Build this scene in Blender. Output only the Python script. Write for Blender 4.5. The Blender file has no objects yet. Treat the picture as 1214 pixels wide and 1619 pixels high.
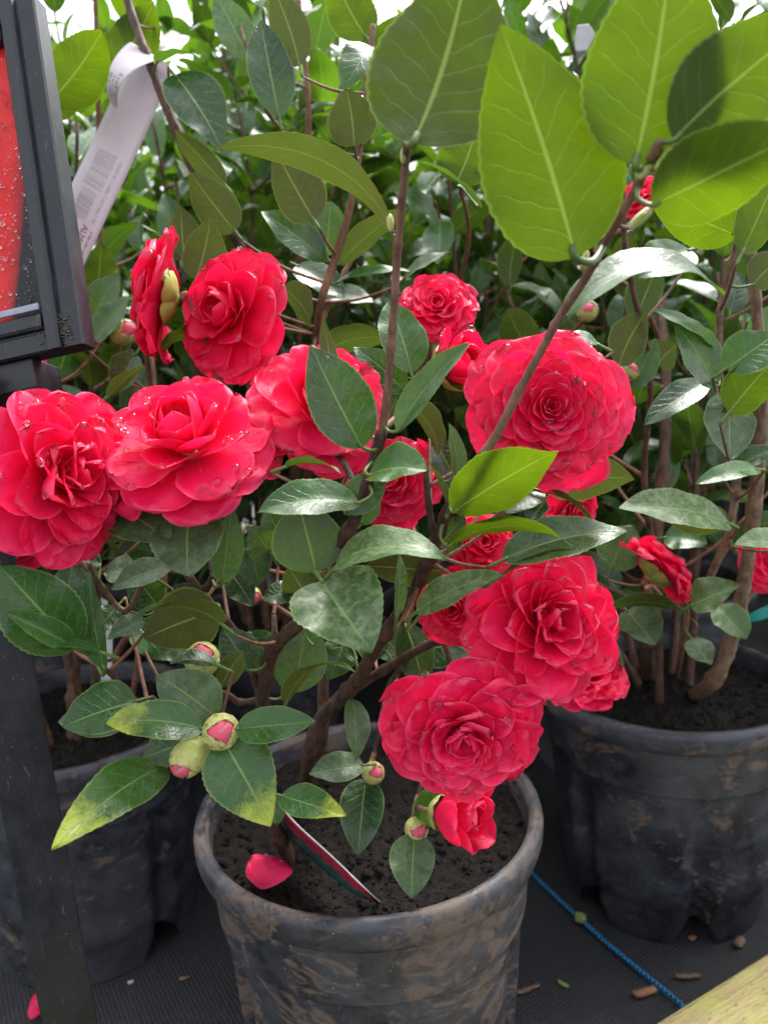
import bpy, math, random
import numpy as np
from mathutils import Vector, Matrix, Quaternion, noise as mnoise

S = bpy.context.scene
COL = S.collection
# ---------------------------------------------------------------- camera
F = 1170.0; CH = 0.642; PITCH = math.radians(11.05); ROLL = math.radians(-2.9)
cd = bpy.data.cameras.new('Camera'); cam = bpy.data.objects.new('Camera', cd); COL.objects.link(cam)
cd.sensor_fit = 'VERTICAL'; cd.sensor_height = 9.4; cd.sensor_width = 7.05; cd.lens = 9.4*F/1619
cd.clip_start = 0.02; cd.clip_end = 400
cam.matrix_world = Matrix.Translation((0, 0, CH)) @ Matrix.Rotation(math.pi/2-PITCH, 4, 'X') @ Matrix.Rotation(ROLL, 4, 'Z')
cd.dof.use_dof = True; cd.dof.focus_distance = 0.44; cd.dof.aperture_fstop = 2.0
S.camera = cam
CM = cam.matrix_world.copy(); CR = CM.to_3x3(); CP = CM.translation.copy()
# ---------------------------------------------------------------- world, sun, exposure
W = bpy.data.worlds.new("World"); S.world = W; W.use_nodes = True
wn = W.node_tree.nodes; wl = W.node_tree.links
bgn = wn['Background']; sky = wn.new('ShaderNodeTexSky'); sky.sky_type = 'NISHITA'; sky.sun_disc = False
SUN_EL = math.radians(58); SUN_ROT = math.radians(25)
sky.sun_elevation = SUN_EL; sky.sun_rotation = SUN_ROT; sky.air_density = 1.0; sky.dust_density = 4.0; sky.ozone_density = 1.0
hsv = wn.new('ShaderNodeHueSaturation'); hsv.inputs['Saturation'].default_value = 0.22
wl.new(sky.outputs[0], hsv.inputs['Color']); wl.new(hsv.outputs[0], bgn.inputs['Color'])
bgn.inputs['Strength'].default_value = 0.15
sd = bpy.data.lights.new('sun', 'SUN'); sd.energy = 1.4; sd.angle = math.radians(24); sd.color = (1, .97, .93)
so = bpy.data.objects.new('sun', sd); COL.objects.link(so)
sdir = Vector((math.sin(SUN_ROT)*math.cos(SUN_EL), math.cos(SUN_ROT)*math.cos(SUN_EL), math.sin(SUN_EL)))
so.rotation_euler = sdir.to_track_quat('Z', 'Y').to_euler()
S.view_settings.view_transform = 'Standard'; S.view_settings.look = 'None'
S.view_settings.exposure = 1.9; S.view_settings.gamma = 1

# ---------------------------------------------------------------- helpers
def P(px, py, d):
    return CM @ Vector(((px-607)/F*d, -(py-809.5)/F*d, -d))
def ray(px, py):
    return (CR @ Vector(((px-607)/F, -(py-809.5)/F, -1)))
def G(px, py, z=0.0):
    r = ray(px, py); return CP + r*((z-CP.z)/r.z)
def camdepth(p): return -(CM.inverted() @ p).z
CMI = CM.inverted()
def pix(p):
    q = CMI @ p; d = -q.z; return 607+q.x/d*F, 809.5-q.y/d*F, d
def CV(v): return (CR @ Vector(v)).normalized()      # camera-space direction -> world

def link(name, V, Fc, mat, parent=None, origin=None, uv=None, smooth=True, mi=None):
    me = bpy.data.meshes.new(name)
    o3 = Vector(origin) if origin is not None else Vector((0, 0, 0))
    V = np.asarray(V, dtype=float) - np.array(o3)
    me.from_pydata(V.tolist(), [], Fc)
    mats = mat if isinstance(mat, (list, tuple)) else [mat]
    for m in mats: me.materials.append(m)
    if mi is not None: me.polygons.foreach_set('material_index', mi)
    if uv is not None:
        ul = me.uv_layers.new(name='UVMap'); uv = np.asarray(uv)
        li = np.zeros(len(me.loops), dtype=np.int32); me.loops.foreach_get('vertex_index', li)
        ul.data.foreach_set('uv', uv[li].astype(np.float32).ravel())
    if smooth: me.polygons.foreach_set('use_smooth', [True]*len(me.polygons))
    me.update()
    o = bpy.data.objects.new(name, me); COL.objects.link(o)
    setpar(o, parent, o3)
    return o
WPOS = {}
def setpar(o, parent, pos):
    pos = Vector(pos)
    if parent is not None:
        o.parent = parent; o.location = pos - WPOS[parent.name]
    else: o.location = pos
    WPOS[o.name] = pos
def thing(name, label, cat, loc, group=None):
    o = bpy.data.objects.new(name, None); o.empty_display_size = .05; COL.objects.link(o)
    setpar(o, None, loc); o['label'] = label; o['category'] = cat
    if group: o['group'] = group
    return o
def tag(o, label, cat, group=None, kind=None):
    if label: o['label'] = label
    if cat: o['category'] = cat
    if group: o['group'] = group
    if kind: o['kind'] = kind
    return o

class MB:
    def __init__(s): s.V = []; s.F = []; s.UV = []; s.M = []; s.n = 0
    def add(s, V, Fc, uv=None, m=0):
        V = np.asarray(V, dtype=float)
        s.V.append(V); b = s.n
        s.F += [tuple(i+b for i in f) for f in Fc]; s.M += [m]*len(Fc)
        s.UV.append(np.zeros((len(V), 2)) if uv is None else np.asarray(uv)); s.n += len(V)
        return s
    def build(s, name, mat, parent=None, origin=None, smooth=True):
        V = np.concatenate(s.V)
        if origin is None: origin = V.mean(0)
        return link(name, V, s.F, mat, parent, origin, np.concatenate(s.UV), smooth, s.M)

_gf = {}
def gridfaces(nu, nv, closed=False):
    k = (nu, nv, closed)
    if k not in _gf:
        f = []
        for j in range(nv-1):
            for i in range(nu if closed else nu-1):
                a = j*nu+i; b = j*nu+(i+1) % nu
                f.append((a, b, b+nu, a+nu))
        _gf[k] = f
    return _gf[k]

def catmull(pts, n=6):
    pts = [Vector(p) for p in pts]
    if len(pts) < 3: n = max(n, 4)
    out = []
    m = len(pts)
    for i in range(m-1):
        p0 = pts[max(i-1, 0)]; p1 = pts[i]; p2 = pts[i+1]; p3 = pts[min(i+2, m-1)]
        for k in range(n):
            t = k/n
            out.append(0.5*((2*p1)+(p2-p0)*t+(2*p0-5*p1+4*p2-p3)*t*t+(3*p1-p0-3*p2+p3)*t**3))
    out.append(pts[-1]); return out

def tube(mb, pts, rads, sides=8, m=0, rough=0.0, seed=0, cap=True, uvs=1.0):
    n = len(pts); T = []
    for i in range(n):
        d = pts[min(i+1, n-1)]-pts[max(i-1, 0)]
        T.append(d.normalized() if d.length > 1e-9 else Vector((0, 0, 1)))
    N = T[0].orthogonal().normalized(); V = []; UV = []; L = 0
    for i in range(n):
        if i: L += (pts[i]-pts[i-1]).length
        N = (N - T[i]*N.dot(T[i])).normalized(); B = T[i].cross(N)
        r = rads[i] if hasattr(rads, '__len__') else rads
        for k in range(sides):
            a = 2*math.pi*k/sides; rr = r
            if rough:
                q = pts[i]*220+Vector((math.cos(a)*1.3, math.sin(a)*1.3, seed))
                rr = r*(1+rough*mnoise.noise(q)+rough*.5*mnoise.noise(q*2.7))
            V.append(pts[i]+(N*math.cos(a)+B*math.sin(a))*rr); UV.append((k/sides, L*uvs))
    Fc = list(gridfaces(sides, n, True))
    if cap:
        Fc.append(tuple(range(sides))[::-1]); Fc.append(tuple(range((n-1)*sides, n*sides)))
    mb.add([tuple(v) for v in V], Fc, UV, m)

def box(mb, c, ax, ay, az, m=0, bev=0.0):
    """box centred c with half-axes vectors; bevelled edges when bev>0"""
    c = Vector(c); hx, hy, hz = ax.length, ay.length, az.length
    X, Y, Z = ax.normalized(), ay.normalized(), az.normalized()
    if bev <= 0:
        V = [c+X*hx*sx+Y*hy*sy+Z*hz*sz for sz in (-1, 1) for sy in (-1, 1) for sx in (-1, 1)]
        Fc = [(0, 2, 3, 1), (4, 5, 7, 6), (0, 1, 5, 4), (2, 6, 7, 3), (0, 4, 6, 2), (1, 3, 7, 5)]
        mb.add([tuple(v) for v in V], Fc, None, m); return
    import bmesh
    bm = bmesh.new(); bmesh.ops.create_cube(bm, size=2)
    for v in bm.verts: v.co = Vector((v.co.x*hx, v.co.y*hy, v.co.z*hz))
    bmesh.ops.bevel(bm, geom=bm.edges[:], offset=bev, segments=2, profile=.5, affect='EDGES')
    bm.verts.index_update()
    V = [tuple(c+X*v.co.x+Y*v.co.y+Z*v.co.z) for v in bm.verts]
    Fc = [tuple(v.index for v in f.verts) for f in bm.faces]; bm.free()
    mb.add(V, Fc, None, m)

# ---------------------------------------------------------------- materials
class NT:
    def __init__(s, name):
        s.m = bpy.data.materials.new(name); s.m.use_nodes = True; s.t = s.m.node_tree
        s.t.nodes.clear(); s.out = s.n('ShaderNodeOutputMaterial')
    def n(s, t, **kw):
        x = s.t.nodes.new(t)
        for k, v in kw.items():
            if k in ('ins',):
                for a, b in v.items(): s.set(x, a, b)
            else: setattr(x, k, v)
        return x
    def set(s, x, a, b):
        sock = x.inputs[a]
        if isinstance(b, bpy.types.NodeSocket): s.t.links.new(b, sock)
        elif isinstance(b, bpy.types.Node): s.t.links.new(b.outputs[0], sock)
        else:
            if isinstance(b, tuple) and len(b) == 3 and sock.type == 'RGBA': b = b+(1,)
            sock.default_value = b
    def math(s, op, a, b=0.0, c=0.0, clamp=False):
        x = s.n('ShaderNodeMath', operation=op, use_clamp=clamp); s.set(x, 0, a); s.set(x, 1, b)
        if op in ('MULTIPLY_ADD', 'SMOOTH_MIN', 'SMOOTH_MAX', 'WRAP', 'COMPARE'): s.set(x, 2, c)
        return x.outputs[0]
    def mr(s, v, a, b, c=0.0, d=1.0, smooth=False):
        x = s.n('ShaderNodeMapRange'); x.interpolation_type = 'SMOOTHSTEP' if smooth else 'LINEAR'
        s.set(x, 'Value', v); s.set(x, 'From Min', a); s.set(x, 'From Max', b); s.set(x, 'To Min', c); s.set(x, 'To Max', d)
        return x.outputs[0]
    def mix(s, f, a, b, blend='MIX'):
        x = s.n('ShaderNodeMix', data_type='RGBA', blend_type=blend)
        s.set(x, 0, f); s.set(x, 6, a); s.set(x, 7, b); return x.outputs[2]
    def noise(s, vec, sc, det=3.0, rough=.55, dist=0.0):
        x = s.n('ShaderNodeTexNoise'); s.set(x, 'Vector', vec) if vec is not None else None
        s.set(x, 'Scale', sc); s.set(x, 'Detail', det); s.set(x, 'Roughness', rough); s.set(x, 'Distortion', dist)
        return x.outputs[0]
    def obj(s): return s.n('ShaderNodeTexCoord').outputs['Object']
    def uv(s): return s.n('ShaderNodeTexCoord').outputs['UV']
    def pos(s): return s.n('ShaderNodeNewGeometry').outputs['Position']
    def sep(s, v):
        x = s.n('ShaderNodeSeparateXYZ'); s.set(x, 0, v); return x.outputs
    def scale(s, v, sc, off=(0, 0, 0)):
        x = s.n('ShaderNodeMapping'); s.set(x, 'Vector', v); s.set(x, 'Scale', sc); s.set(x, 'Location', off); return x.outputs[0]
    def bump(s, h, st=.3, dist=.001, nrm=None):
        x = s.n('ShaderNodeBump'); s.set(x, 'Height', h); s.set(x, 'Strength', st); s.set(x, 'Distance', dist)
        if nrm is not None: s.set(x, 'Normal', nrm)
        return x.outputs[0]
    def prin(s, **kw):
        x = s.n('ShaderNodeBsdfPrincipled')
        for k, v in kw.items(): s.set(x, k.replace('_', ' '), v)
        return x.outputs[0]
    def done(s, sh):
        s.t.links.new(sh, s.out.inputs['Surface']); return s.m

def leaf_material(name, top=(.022, .085, .022), top2=(.04, .13, .03), under=(.085, .13, .04), trans=(.15, .34, .018),
                  tf=.22, yellow=0.0, pale=0.0, rough=.3):
    k = NT(name)
    uv = k.uv(); s = k.sep(uv); u = k.math('MULTIPLY_ADD', s[0], 2.0, -1.0); v = s[1]
    geo = k.n('ShaderNodeNewGeometry'); oi = k.n('ShaderNodeObjectInfo')
    rnd = k.math('FRACT', k.math('ADD', geo.outputs['Random Per Island'], oi.outputs['Random']))
    pos = geo.outputs['Position']
    nz = k.noise(pos, 60.0, 3.0)
    w = k.noise(k.scale(uv, (3, 6, 1)), 1.0, 2.0)
    au = k.math('ABSOLUTE', u)
    mid = k.mr(au, .012, .05, 1, 0, True)
    side = k.math('MULTIPLY', k.math('GREATER_THAN', u, 0.0), .5)
    q = k.math('MULTIPLY_ADD', v, 8.0, side)
    q = k.math('SUBTRACT', q, k.math('MULTIPLY', k.math('POWER', au, .8), 1.7))
    q = k.math('MULTIPLY_ADD', w, .8, q)
    fr = k.math('ABSOLUTE', k.math('SUBTRACT', k.math('FRACT', q), .5))
    sv = k.mr(fr, .012, .055, 1, 0, True)
    sv = k.math('MULTIPLY', sv, k.mr(au, .65, .9, 1, 0, True))
    vo = k.n('ShaderNodeTexVoronoi', feature='DISTANCE_TO_EDGE'); k.set(vo, 'Vector', k.scale(uv, (9, 18, 1))); k.set(vo, 'Scale', 1.0)
    ret = k.mr(vo.outputs[0], 0.0, .12, 1, 0)
    edge = k.mr(au, .93, .99, 0, 1, True)
    c = k.mix(rnd, top, top2)
    c = k.mix(k.mr(nz, .35, .7, 0, .5), c, tuple(x*.7 for x in top))
    if pale:
        pn = k.noise(k.scale(pos, (1, 1, 1)), 130.0, 5.0, .7, 1.2)
        c = k.mix(k.mr(pn, .42, .62, 0, pale), c, (.20, .26, .15))
    else:
        pn = k.noise(pos, 45.0, 6.0, .75)
        c = k.mix(k.mr(pn, .56, .75, 0, .13), c, (.16, .22, .17))
    if yellow:
        yn = k.math('ADD', k.math('MULTIPLY', k.noise(pos, 95.0, 5.0, .75), .7), k.math('MULTIPLY', k.noise(pos, 700.0, 3.0, .7), .3))
        ym = k.math('ADD', k.mr(v, .35, .95, -.30, .60), k.math('MULTIPLY', k.math('SUBTRACT', yn, .5), 1.7))
        c = k.mix(k.mr(ym, .12, .52, 0, yellow), c, (.36, .42, .03))
    vein = (.13, .22, .06)
    c = k.mix(k.math('MULTIPLY', ret, .16), c, vein)
    c = k.mix(k.math('MULTIPLY', sv, .45), c, vein)
    c = k.mix(k.math('MULTIPLY', mid, .75), c, (.20, .31, .09))
    c = k.mix(k.math('MULTIPLY', edge, .65), c, (.20, .30, .07))
    cu = k.mix(rnd, under, tuple(x*.75 for x in under))
    cu = k.mix(k.mr(k.noise(pos, 300.0, 2.0), .4, .7, 0, .3), cu, tuple(x*1.3 for x in under))
    cu = k.mix(k.math('MULTIPLY', sv, .26), cu, (.15, .22, .06))
    cu = k.mix(k.math('MULTIPLY', mid, .8), cu, (.28, .36, .09))
    cu = k.mix(k.math('MULTIPLY', edge, .6), cu, (.30, .40, .09))
    spk = k.mr(k.noise(pos, 210.0, 3.0, .6), .70, .74, 0, .55)
    c = k.mix(spk, c, (.10, .06, .025)); cu = k.mix(spk, cu, (.12, .08, .03))
    bf = geo.outputs['Backfacing']
    col = k.mix(bf, c, cu)
    hgt = k.math('ADD', k.math('MULTIPLY', mid, -1.0), k.math('MULTIPLY', sv, -.5))
    hgt = k.math('ADD', hgt, k.math('MULTIPLY', ret, -.13))
    hgt = k.math('MULTIPLY_ADD', k.noise(pos, 90.0, 3.0), 1.6, hgt)
    b = k.bump(hgt, .45, .0007)
    rg = k.math('ADD', k.mr(k.noise(pos, 110.0, 4.0, .7), .35, .65, rough-.07, rough+.14), k.math('MULTIPLY', bf, .28))
    p = k.prin(Base_Color=col, Roughness=rg, Normal=b, Specular_IOR_Level=k.math('MULTIPLY_ADD', bf, -.27, .47))
    t = k.n('ShaderNodeBsdfTranslucent')
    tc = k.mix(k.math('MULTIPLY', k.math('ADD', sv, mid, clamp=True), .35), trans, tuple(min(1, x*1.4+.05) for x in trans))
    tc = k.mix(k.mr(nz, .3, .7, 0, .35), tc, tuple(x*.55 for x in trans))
    k.set(t, 0, tc); k.set(t, 'Normal', b)
    ms = k.n('ShaderNodeMixShader'); k.set(ms, 0, tf); k.set(ms, 1, p); k.set(ms, 2, t)
    return k.done(ms.outputs[0])

def petal_material(name, a=(.86, .006, .080), b=(.93, .024, .155), edge=(.94, .13, .25), tf=.32):
    k = NT(name)
    uv = k.uv(); s = k.sep(uv); u = k.math('MULTIPLY_ADD', s[0], 2.0, -1.0); v = s[1]
    pos = k.pos(); oi = k.n('ShaderNodeObjectInfo'); au = k.math('ABSOLUTE', u)
    c = k.mix(k.noise(pos, 70.0, 3.0), a, b)
    c = k.mix(k.math('MULTIPLY', oi.outputs['Random'], .35), c, a)
    n1 = k.noise(pos, 120.0, 2.0)
    # fan-shaped veins running up the petal
    uu = k.math('MULTIPLY_ADD', n1, .12, k.math('DIVIDE', u, k.math('MULTIPLY_ADD', v, .55, .45)))
    ln = k.math('SINE', k.math('MULTIPLY', uu, 70.0))
    ln2 = k.math('SINE', k.math('MULTIPLY_ADD', uu, 31.0, 1.3))
    veins = k.math('MULTIPLY_ADD', ln2, .6, ln)
    c = k.mix(k.mr(veins, .3, 1.5, 0, .14), c, tuple(x*.7 for x in a))
    e = k.math('MAXIMUM', k.mr(au, .86, 1.0, 0, 1, True), k.mr(v, .9, 1.0, 0, 1, True))
    c = k.mix(k.math('MULTIPLY', e, .5), c, edge)
    hgt = k.math('MULTIPLY_ADD', veins, .07, k.math('MULTIPLY', k.noise(pos, 230.0, 3.0), .9))
    hgt = k.math('MULTIPLY_ADD', k.noise(pos, 70.0, 2.0), 2.2, hgt)
    bm = k.bump(hgt, .5, .0007)
    p = k.prin(Base_Color=c, Roughness=k.mr(k.noise(pos, 160.0, 2.0), .3, .7, .36, .58), Normal=bm, Specular_IOR_Level=.34)
    t = k.n('ShaderNodeBsdfTranslucent'); k.set(t, 0, (1.0, .010, .085)); k.set(t, 'Normal', bm)
    ms = k.n('ShaderNodeMixShader'); k.set(ms, 0, tf); k.set(ms, 1, p); k.set(ms, 2, t)
    return k.done(ms.outputs[0])

def bark_material(name, a, b, spec=.3):
    k = NT(name); pos = k.pos()
    n1 = k.noise(k.scale(pos, (1, 1, .3)), 260.0, 5.0, .7); n2 = k.noise(pos, 60.0, 3.0)
    c = k.mix(k.mr(n1, .38, .62), a, b); c = k.mix(k.mr(n2, .5, .7, 0, .5), c, tuple(x*1.5+.01 for x in b))
    return k.done(k.prin(Base_Color=c, Roughness=.6, Normal=k.bump(n1, .9, .0016), Specular_IOR_Level=spec))

M = {}
M['leaf'] = leaf_material('leaf_glossy', (.016, .066, .014), (.03, .105, .02), under=(.06, .095, .025), rough=.25)
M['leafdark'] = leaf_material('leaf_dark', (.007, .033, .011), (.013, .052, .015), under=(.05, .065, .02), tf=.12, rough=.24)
M['leafpale'] = leaf_material('leaf_dusty', (.035, .09, .02), (.045, .115, .025), under=(.12, .15, .07), pale=.75, rough=.38)
M['leafyel'] = leaf_material('leaf_yellowing', (.022, .085, .02), (.03, .09, .02), yellow=.95, rough=.29)
M['leafnear'] = leaf_material('leaf_backlit', (.02, .08, .02), (.03, .1, .02), under=(.034, .062, .006), trans=(.165, .29, .004), tf=.37)
M['leafolive'] = leaf_material('leaf_olive', (.04, .10, .02), (.05, .11, .02), under=(.078, .082, .024), trans=(.12, .20, .02), tf=.2)
M['leafgrey'] = leaf_material('leaf_greyed', (.03, .072, .03), (.04, .082, .035), under=(.10, .13, .08), pale=.35, rough=.36)
M['leafback'] = leaf_material('leaf_backdrop', (.014, .06, .014), (.03, .095, .018), under=(.06, .10, .02), trans=(.19, .40, .015), tf=.3, rough=.25)
M['petal'] = petal_material('petal_red')
M['petaldeep'] = petal_material('petal_deep', (.76, .004, .058), (.88, .014, .11), edge=(.92, .09, .20), tf=.28)
M['bark'] = bark_material('bark_brown', (.05, .026, .018), (.13, .075, .05))
M['barkyoung'] = bark_material('bark_young', (.13, .055, .035), (.22, .11, .07))
M['barkdark'] = bark_material('bark_dark', (.025, .014, .011), (.09, .05, .034))
M['barktwig'] = bark_material('bark_twig', (.12, .055, .036), (.22, .12, .082))
M['barkgrey'] = bark_material('bark_grey_brown', (.10, .06, .04), (.24, .16, .11))
def simple(name, c, r=.5, spec=.5, nb=None, c2=None, ns=50, tf=0, tc=None):
    k = NT(name); pos = k.pos(); n = k.noise(pos, ns, 4.0, .65)
    col = k.mix(k.mr(n, .35, .65), c, c2 if c2 else tuple(x*.8 for x in c))
    kw = dict(Base_Color=col, Roughness=r, Specular_IOR_Level=spec)
    if nb: kw['Normal'] = k.bump(n, nb[0], nb[1])
    p = k.prin(**kw)
    if tf:
        t = k.n('ShaderNodeBsdfTranslucent'); k.set(t, 0, tc); ms = k.n('ShaderNodeMixShader')
        k.set(ms, 0, tf); k.set(ms, 1, p); k.set(ms, 2, t); p = ms.outputs[0]
    return k.done(p)
M['petiole'] = simple('petiole_green', (.10, .17, .035), .4, .4, (.2, .001), (.07, .12, .025))
M['calyx'] = simple('calyx_cream', (.40, .41, .10), .45, .4, (.3, .001), (.22, .28, .05), 120, .15, (.6, .6, .1))
M['calyxbrown'] = simple('calyx_brown', (.16, .12, .05), .5, .4, (.3, .001), (.08, .1, .03), 200)
M['paper'] = simple('paper_label', (.66, .60, .66), .55, .3, (.08, .001), (.72, .68, .72), 40, .3, (.8, .75, .8))
M['ink'] = simple('ink_grey', (.09, .08, .11), .6)
M['inkfaint'] = simple('ink_faint', (.46, .42, .48), .6)
k = NT('water'); M['water'] = k.done(k.prin(Base_Color=(1, 1, 1), Roughness=.02, Transmission_Weight=1.0, IOR=1.33))
# bud: green scales blushed with pink towards the tip (UV v runs base to tip)
k = NT('bud_scale'); pos = k.pos(); s = k.sep(k.uv()); nn = k.noise(pos, 200.0, 4.0, .7)
c = k.mix(k.mr(nn, .35, .65), (.34, .42, .07), (.52, .50, .20)); c = k.mix(k.mr(s[1], .75, 1.0, 0, .6), c, (.5, .42, .2))
c = k.mix(k.mr(k.noise(pos, 420.0, 2.0), .62, .7, 0, .5), c, (.2, .12, .05))
M['bud'] = k.done(k.prin(Base_Color=c, Roughness=.42, Normal=k.bump(nn, .4, .0008)))
M['budpink'] = petal_material('bud_pink', (.75, .05, .13), (.8, .22, .28), edge=(.8, .4, .4), tf=.15)

def pot_material(seed, dirt=.5, brown=(.175, .125, .095)):
    k = NT('pot_plastic'); o = k.scale(k.obj(), (1, 1, 1), (seed, seed*.7, 0))
    n1 = k.noise(k.scale(o, (1, 1, 1.3)), 15.0, 7.0, .74, 1.6)
    n2 = k.noise(k.scale(o, (.8, .8, 1.5)), 30.0, 5.0, .72, 2.6)
    n3 = k.noise(o, 9.0, 2.0)
    n5 = k.noise(o, 28.0, 5.0, .7, .4)
    m = k.mr(k.math('ADD', n1, k.math('MULTIPLY', k.math('SUBTRACT', n2, .5), .38)), .60-dirt*.20, .70-dirt*.16, 0, 1, True)
    m = k.math('MULTIPLY', m, k.mr(n2, .3, .6, .3, 1.0))
    base = k.mix(k.mr(n5, .38, .68), (.013, .0145, .019), (.055, .060, .076))
    base = k.mix(k.mr(n3, .48, .75, 0, .6), base, (.065, .068, .08))
    c = k.mix(k.math('MULTIPLY', m, .9), base, k.mix(n2, brown, tuple(x*.6 for x in brown)))
    sp = k.mr(k.noise(o, 260.0, 2.0), .70, .74, 0, .5)
    c = k.mix(sp, c, (.3, .27, .24))
    rg = k.math('ADD', k.mr(n5, .3, .7, .36, .55), k.math('MULTIPLY', m, .25), clamp=True)
    b = k.bump(k.math('MULTIPLY_ADD', m, .6, n2), .3, .0012)
    return k.done(k.prin(Base_Color=c, Roughness=rg, Normal=b))
k = NT('soil'); pos = k.pos(); n1 = k.noise(pos, 150.0, 6.0, .75); n2 = k.noise(pos, 500.0, 4.0, .7)
c = k.mix(k.mr(n1, .35, .65), (.005, .004, .0035), (.030, .022, .019)); c = k.mix(k.mr(n2, .62, .72, 0, .6), c, (.09, .07, .06))
M['soil'] = k.done(k.prin(Base_Color=c, Roughness=.85, Specular_IOR_Level=.25, Normal=k.bump(k.math('ADD', n1, n2), 1.0, .004)))
# weed-control fabric: woven tapes
k = NT('weed_mat'); pos = k.pos(); rp = k.n('ShaderNodeMapping'); k.set(rp, 'Vector', pos); k.set(rp, 'Rotation', (0, 0, .22)); s = k.sep(rp.outputs[0])
fx = k.math('FRACT', k.math('MULTIPLY', s[0], 330.0)); fy = k.math('FRACT', k.math('MULTIPLY', s[1], 330.0))
ix = k.math('FLOOR', k.math('MULTIPLY', s[0], 330.0)); iy = k.math('FLOOR', k.math('MULTIPLY', s[1], 330.0))
par = k.math('MODULO', k.math('ABSOLUTE', k.math('ADD', ix, iy)), 2.0)
bx = k.math('SINE', k.math('MULTIPLY', fx, math.pi)); by = k.math('SINE', k.math('MULTIPLY', fy, math.pi))
hgt = k.math('ADD', k.math('MULTIPLY', par, bx), k.math('MULTIPLY', k.math('SUBTRACT', 1.0, par), by))
nd = k.noise(pos, 30.0, 6.0, .7); nd2 = k.noise(pos, 7.0, 3.0)
c = k.mix(hgt, (.007, .007, .008), (.034, .036, .043)); c = k.mix(k.mr(nd, .55, .8, 0, .5), c, (.09, .07, .055))
c = k.mix(k.mr(nd2, .5, .7, 0, .3), c, (.05, .045, .04))
M['mat'] = k.done(k.prin(Base_Color=c, Roughness=k.mr(nd2, .3, .7, .34, .6), Normal=k.bump(hgt, .8, .0011)))
k = NT('frame_plastic'); o = k.obj(); n = k.noise(k.scale(o, (1, 1, .6)), 70.0, 5.0, .7); n2 = k.noise(o, 600.0, 2.0)
c = k.mix(k.mr(n, .4, .75), (.005, .0065, .011), (.018, .021, .029)); c = k.mix(k.mr(n2, .70, .75, 0, .5), c, (.25, .25, .27))
sc = k.noise(k.scale(o, (1, 1, .12)), 350.0, 3.0, .6, 1.0); c = k.mix(k.mr(sc, .66, .72, 0, .3), c, (.2, .2, .22))
M['frame'] = k.done(k.prin(Base_Color=c, Roughness=k.mr(n, .3, .7, .36, .55), Normal=k.bump(n, .06, .0004)))

# ---------------------------------------------------------------- leaf geometry
def leaf_geo(L, Wd, bend=.4, fold=.2, twist=0., wave=.0, seed=0, nu=9, nv=30, teeth=True, cutl=0, petiole=0.0):
    """base at origin, +Y to tip, +Z top side. L is the chord length."""
    rn = random.Random(seed)
    a_, b_ = rn.uniform(.56, .70), rn.uniform(.84, 1.0)
    tm = a_/(a_+b_); norm = tm**a_*(1-tm)**b_
    ph = rn.uniform(0, 6.28); ph2 = rn.uniform(0, 6.28)
    chord = 1.0 if abs(bend) < 1e-3 else math.sin(bend/2)/(bend/2)
    La = L/chord
    ts = [(1-math.cos(math.pi*j/(nv-1)))/2*.35+.65*j/(nv-1) for j in range(nv)]
    V = np.zeros((nv*nu, 3)); UV = np.zeros((nv*nu, 2))
    y = z = 0.; pt = 0.; asym = rn.uniform(-.05, .05)
    us = np.linspace(-1, 1, nu); us = np.sign(us)*np.abs(us)**.9
    for j, t in enumerate(ts):
        ang = bend/2 - bend*((t+pt)/2); ds = (t-pt)*La; pt = t
        y += math.cos(ang)*ds; z += math.sin(ang)*ds
        ang = bend/2-bend*t
        w = Wd/2*(max(t, 0)**a_*(max(1-t, 0))**b_)/norm
        if t > .9: w = max(w, Wd/2*.06*(1-t)/.1*2)
        if teeth and .08 < t < .95: w *= 1+(.016 if j % 2 else -.016)
        tw = twist*(t-.3)
        for i, u in enumerate(us):
            x = u*w*(1+asym*(1 if u > 0 else -1))
            zz = fold*(math.sqrt(x*x+(Wd*.05)**2)-Wd*.05)
            zz += wave*Wd*abs(u)**1.5*(math.sin(t*9+ph+(2 if u > 0 else 0))+.5*math.sin(t*21+ph2+(1 if u > 0 else 0)))*min(1, t*3)
            zz -= .25*fold*x*x/(Wd*.5+1e-6)
            xx = x*math.cos(tw)-zz*math.sin(tw); z2 = x*math.sin(tw)+zz*math.cos(tw)
            V[j*nu+i] = (xx + .06*L*math.sin(ph2)*t*(1-t)*2, y-math.sin(ang)*z2, z+math.cos(ang)*z2)
            UV[j*nu+i] = ((u+1)/2, t)
    return V, gridfaces(nu, nv), UV

def frame(Y, Nh):
    Y = Y.normalized(); Z = (Nh-Y*Nh.dot(Y))
    if Z.length < 1e-4: Z = Y.orthogonal()
    Z.normalize(); X = Y.cross(Z); return Matrix((X, Y, Z)).transposed()

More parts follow.
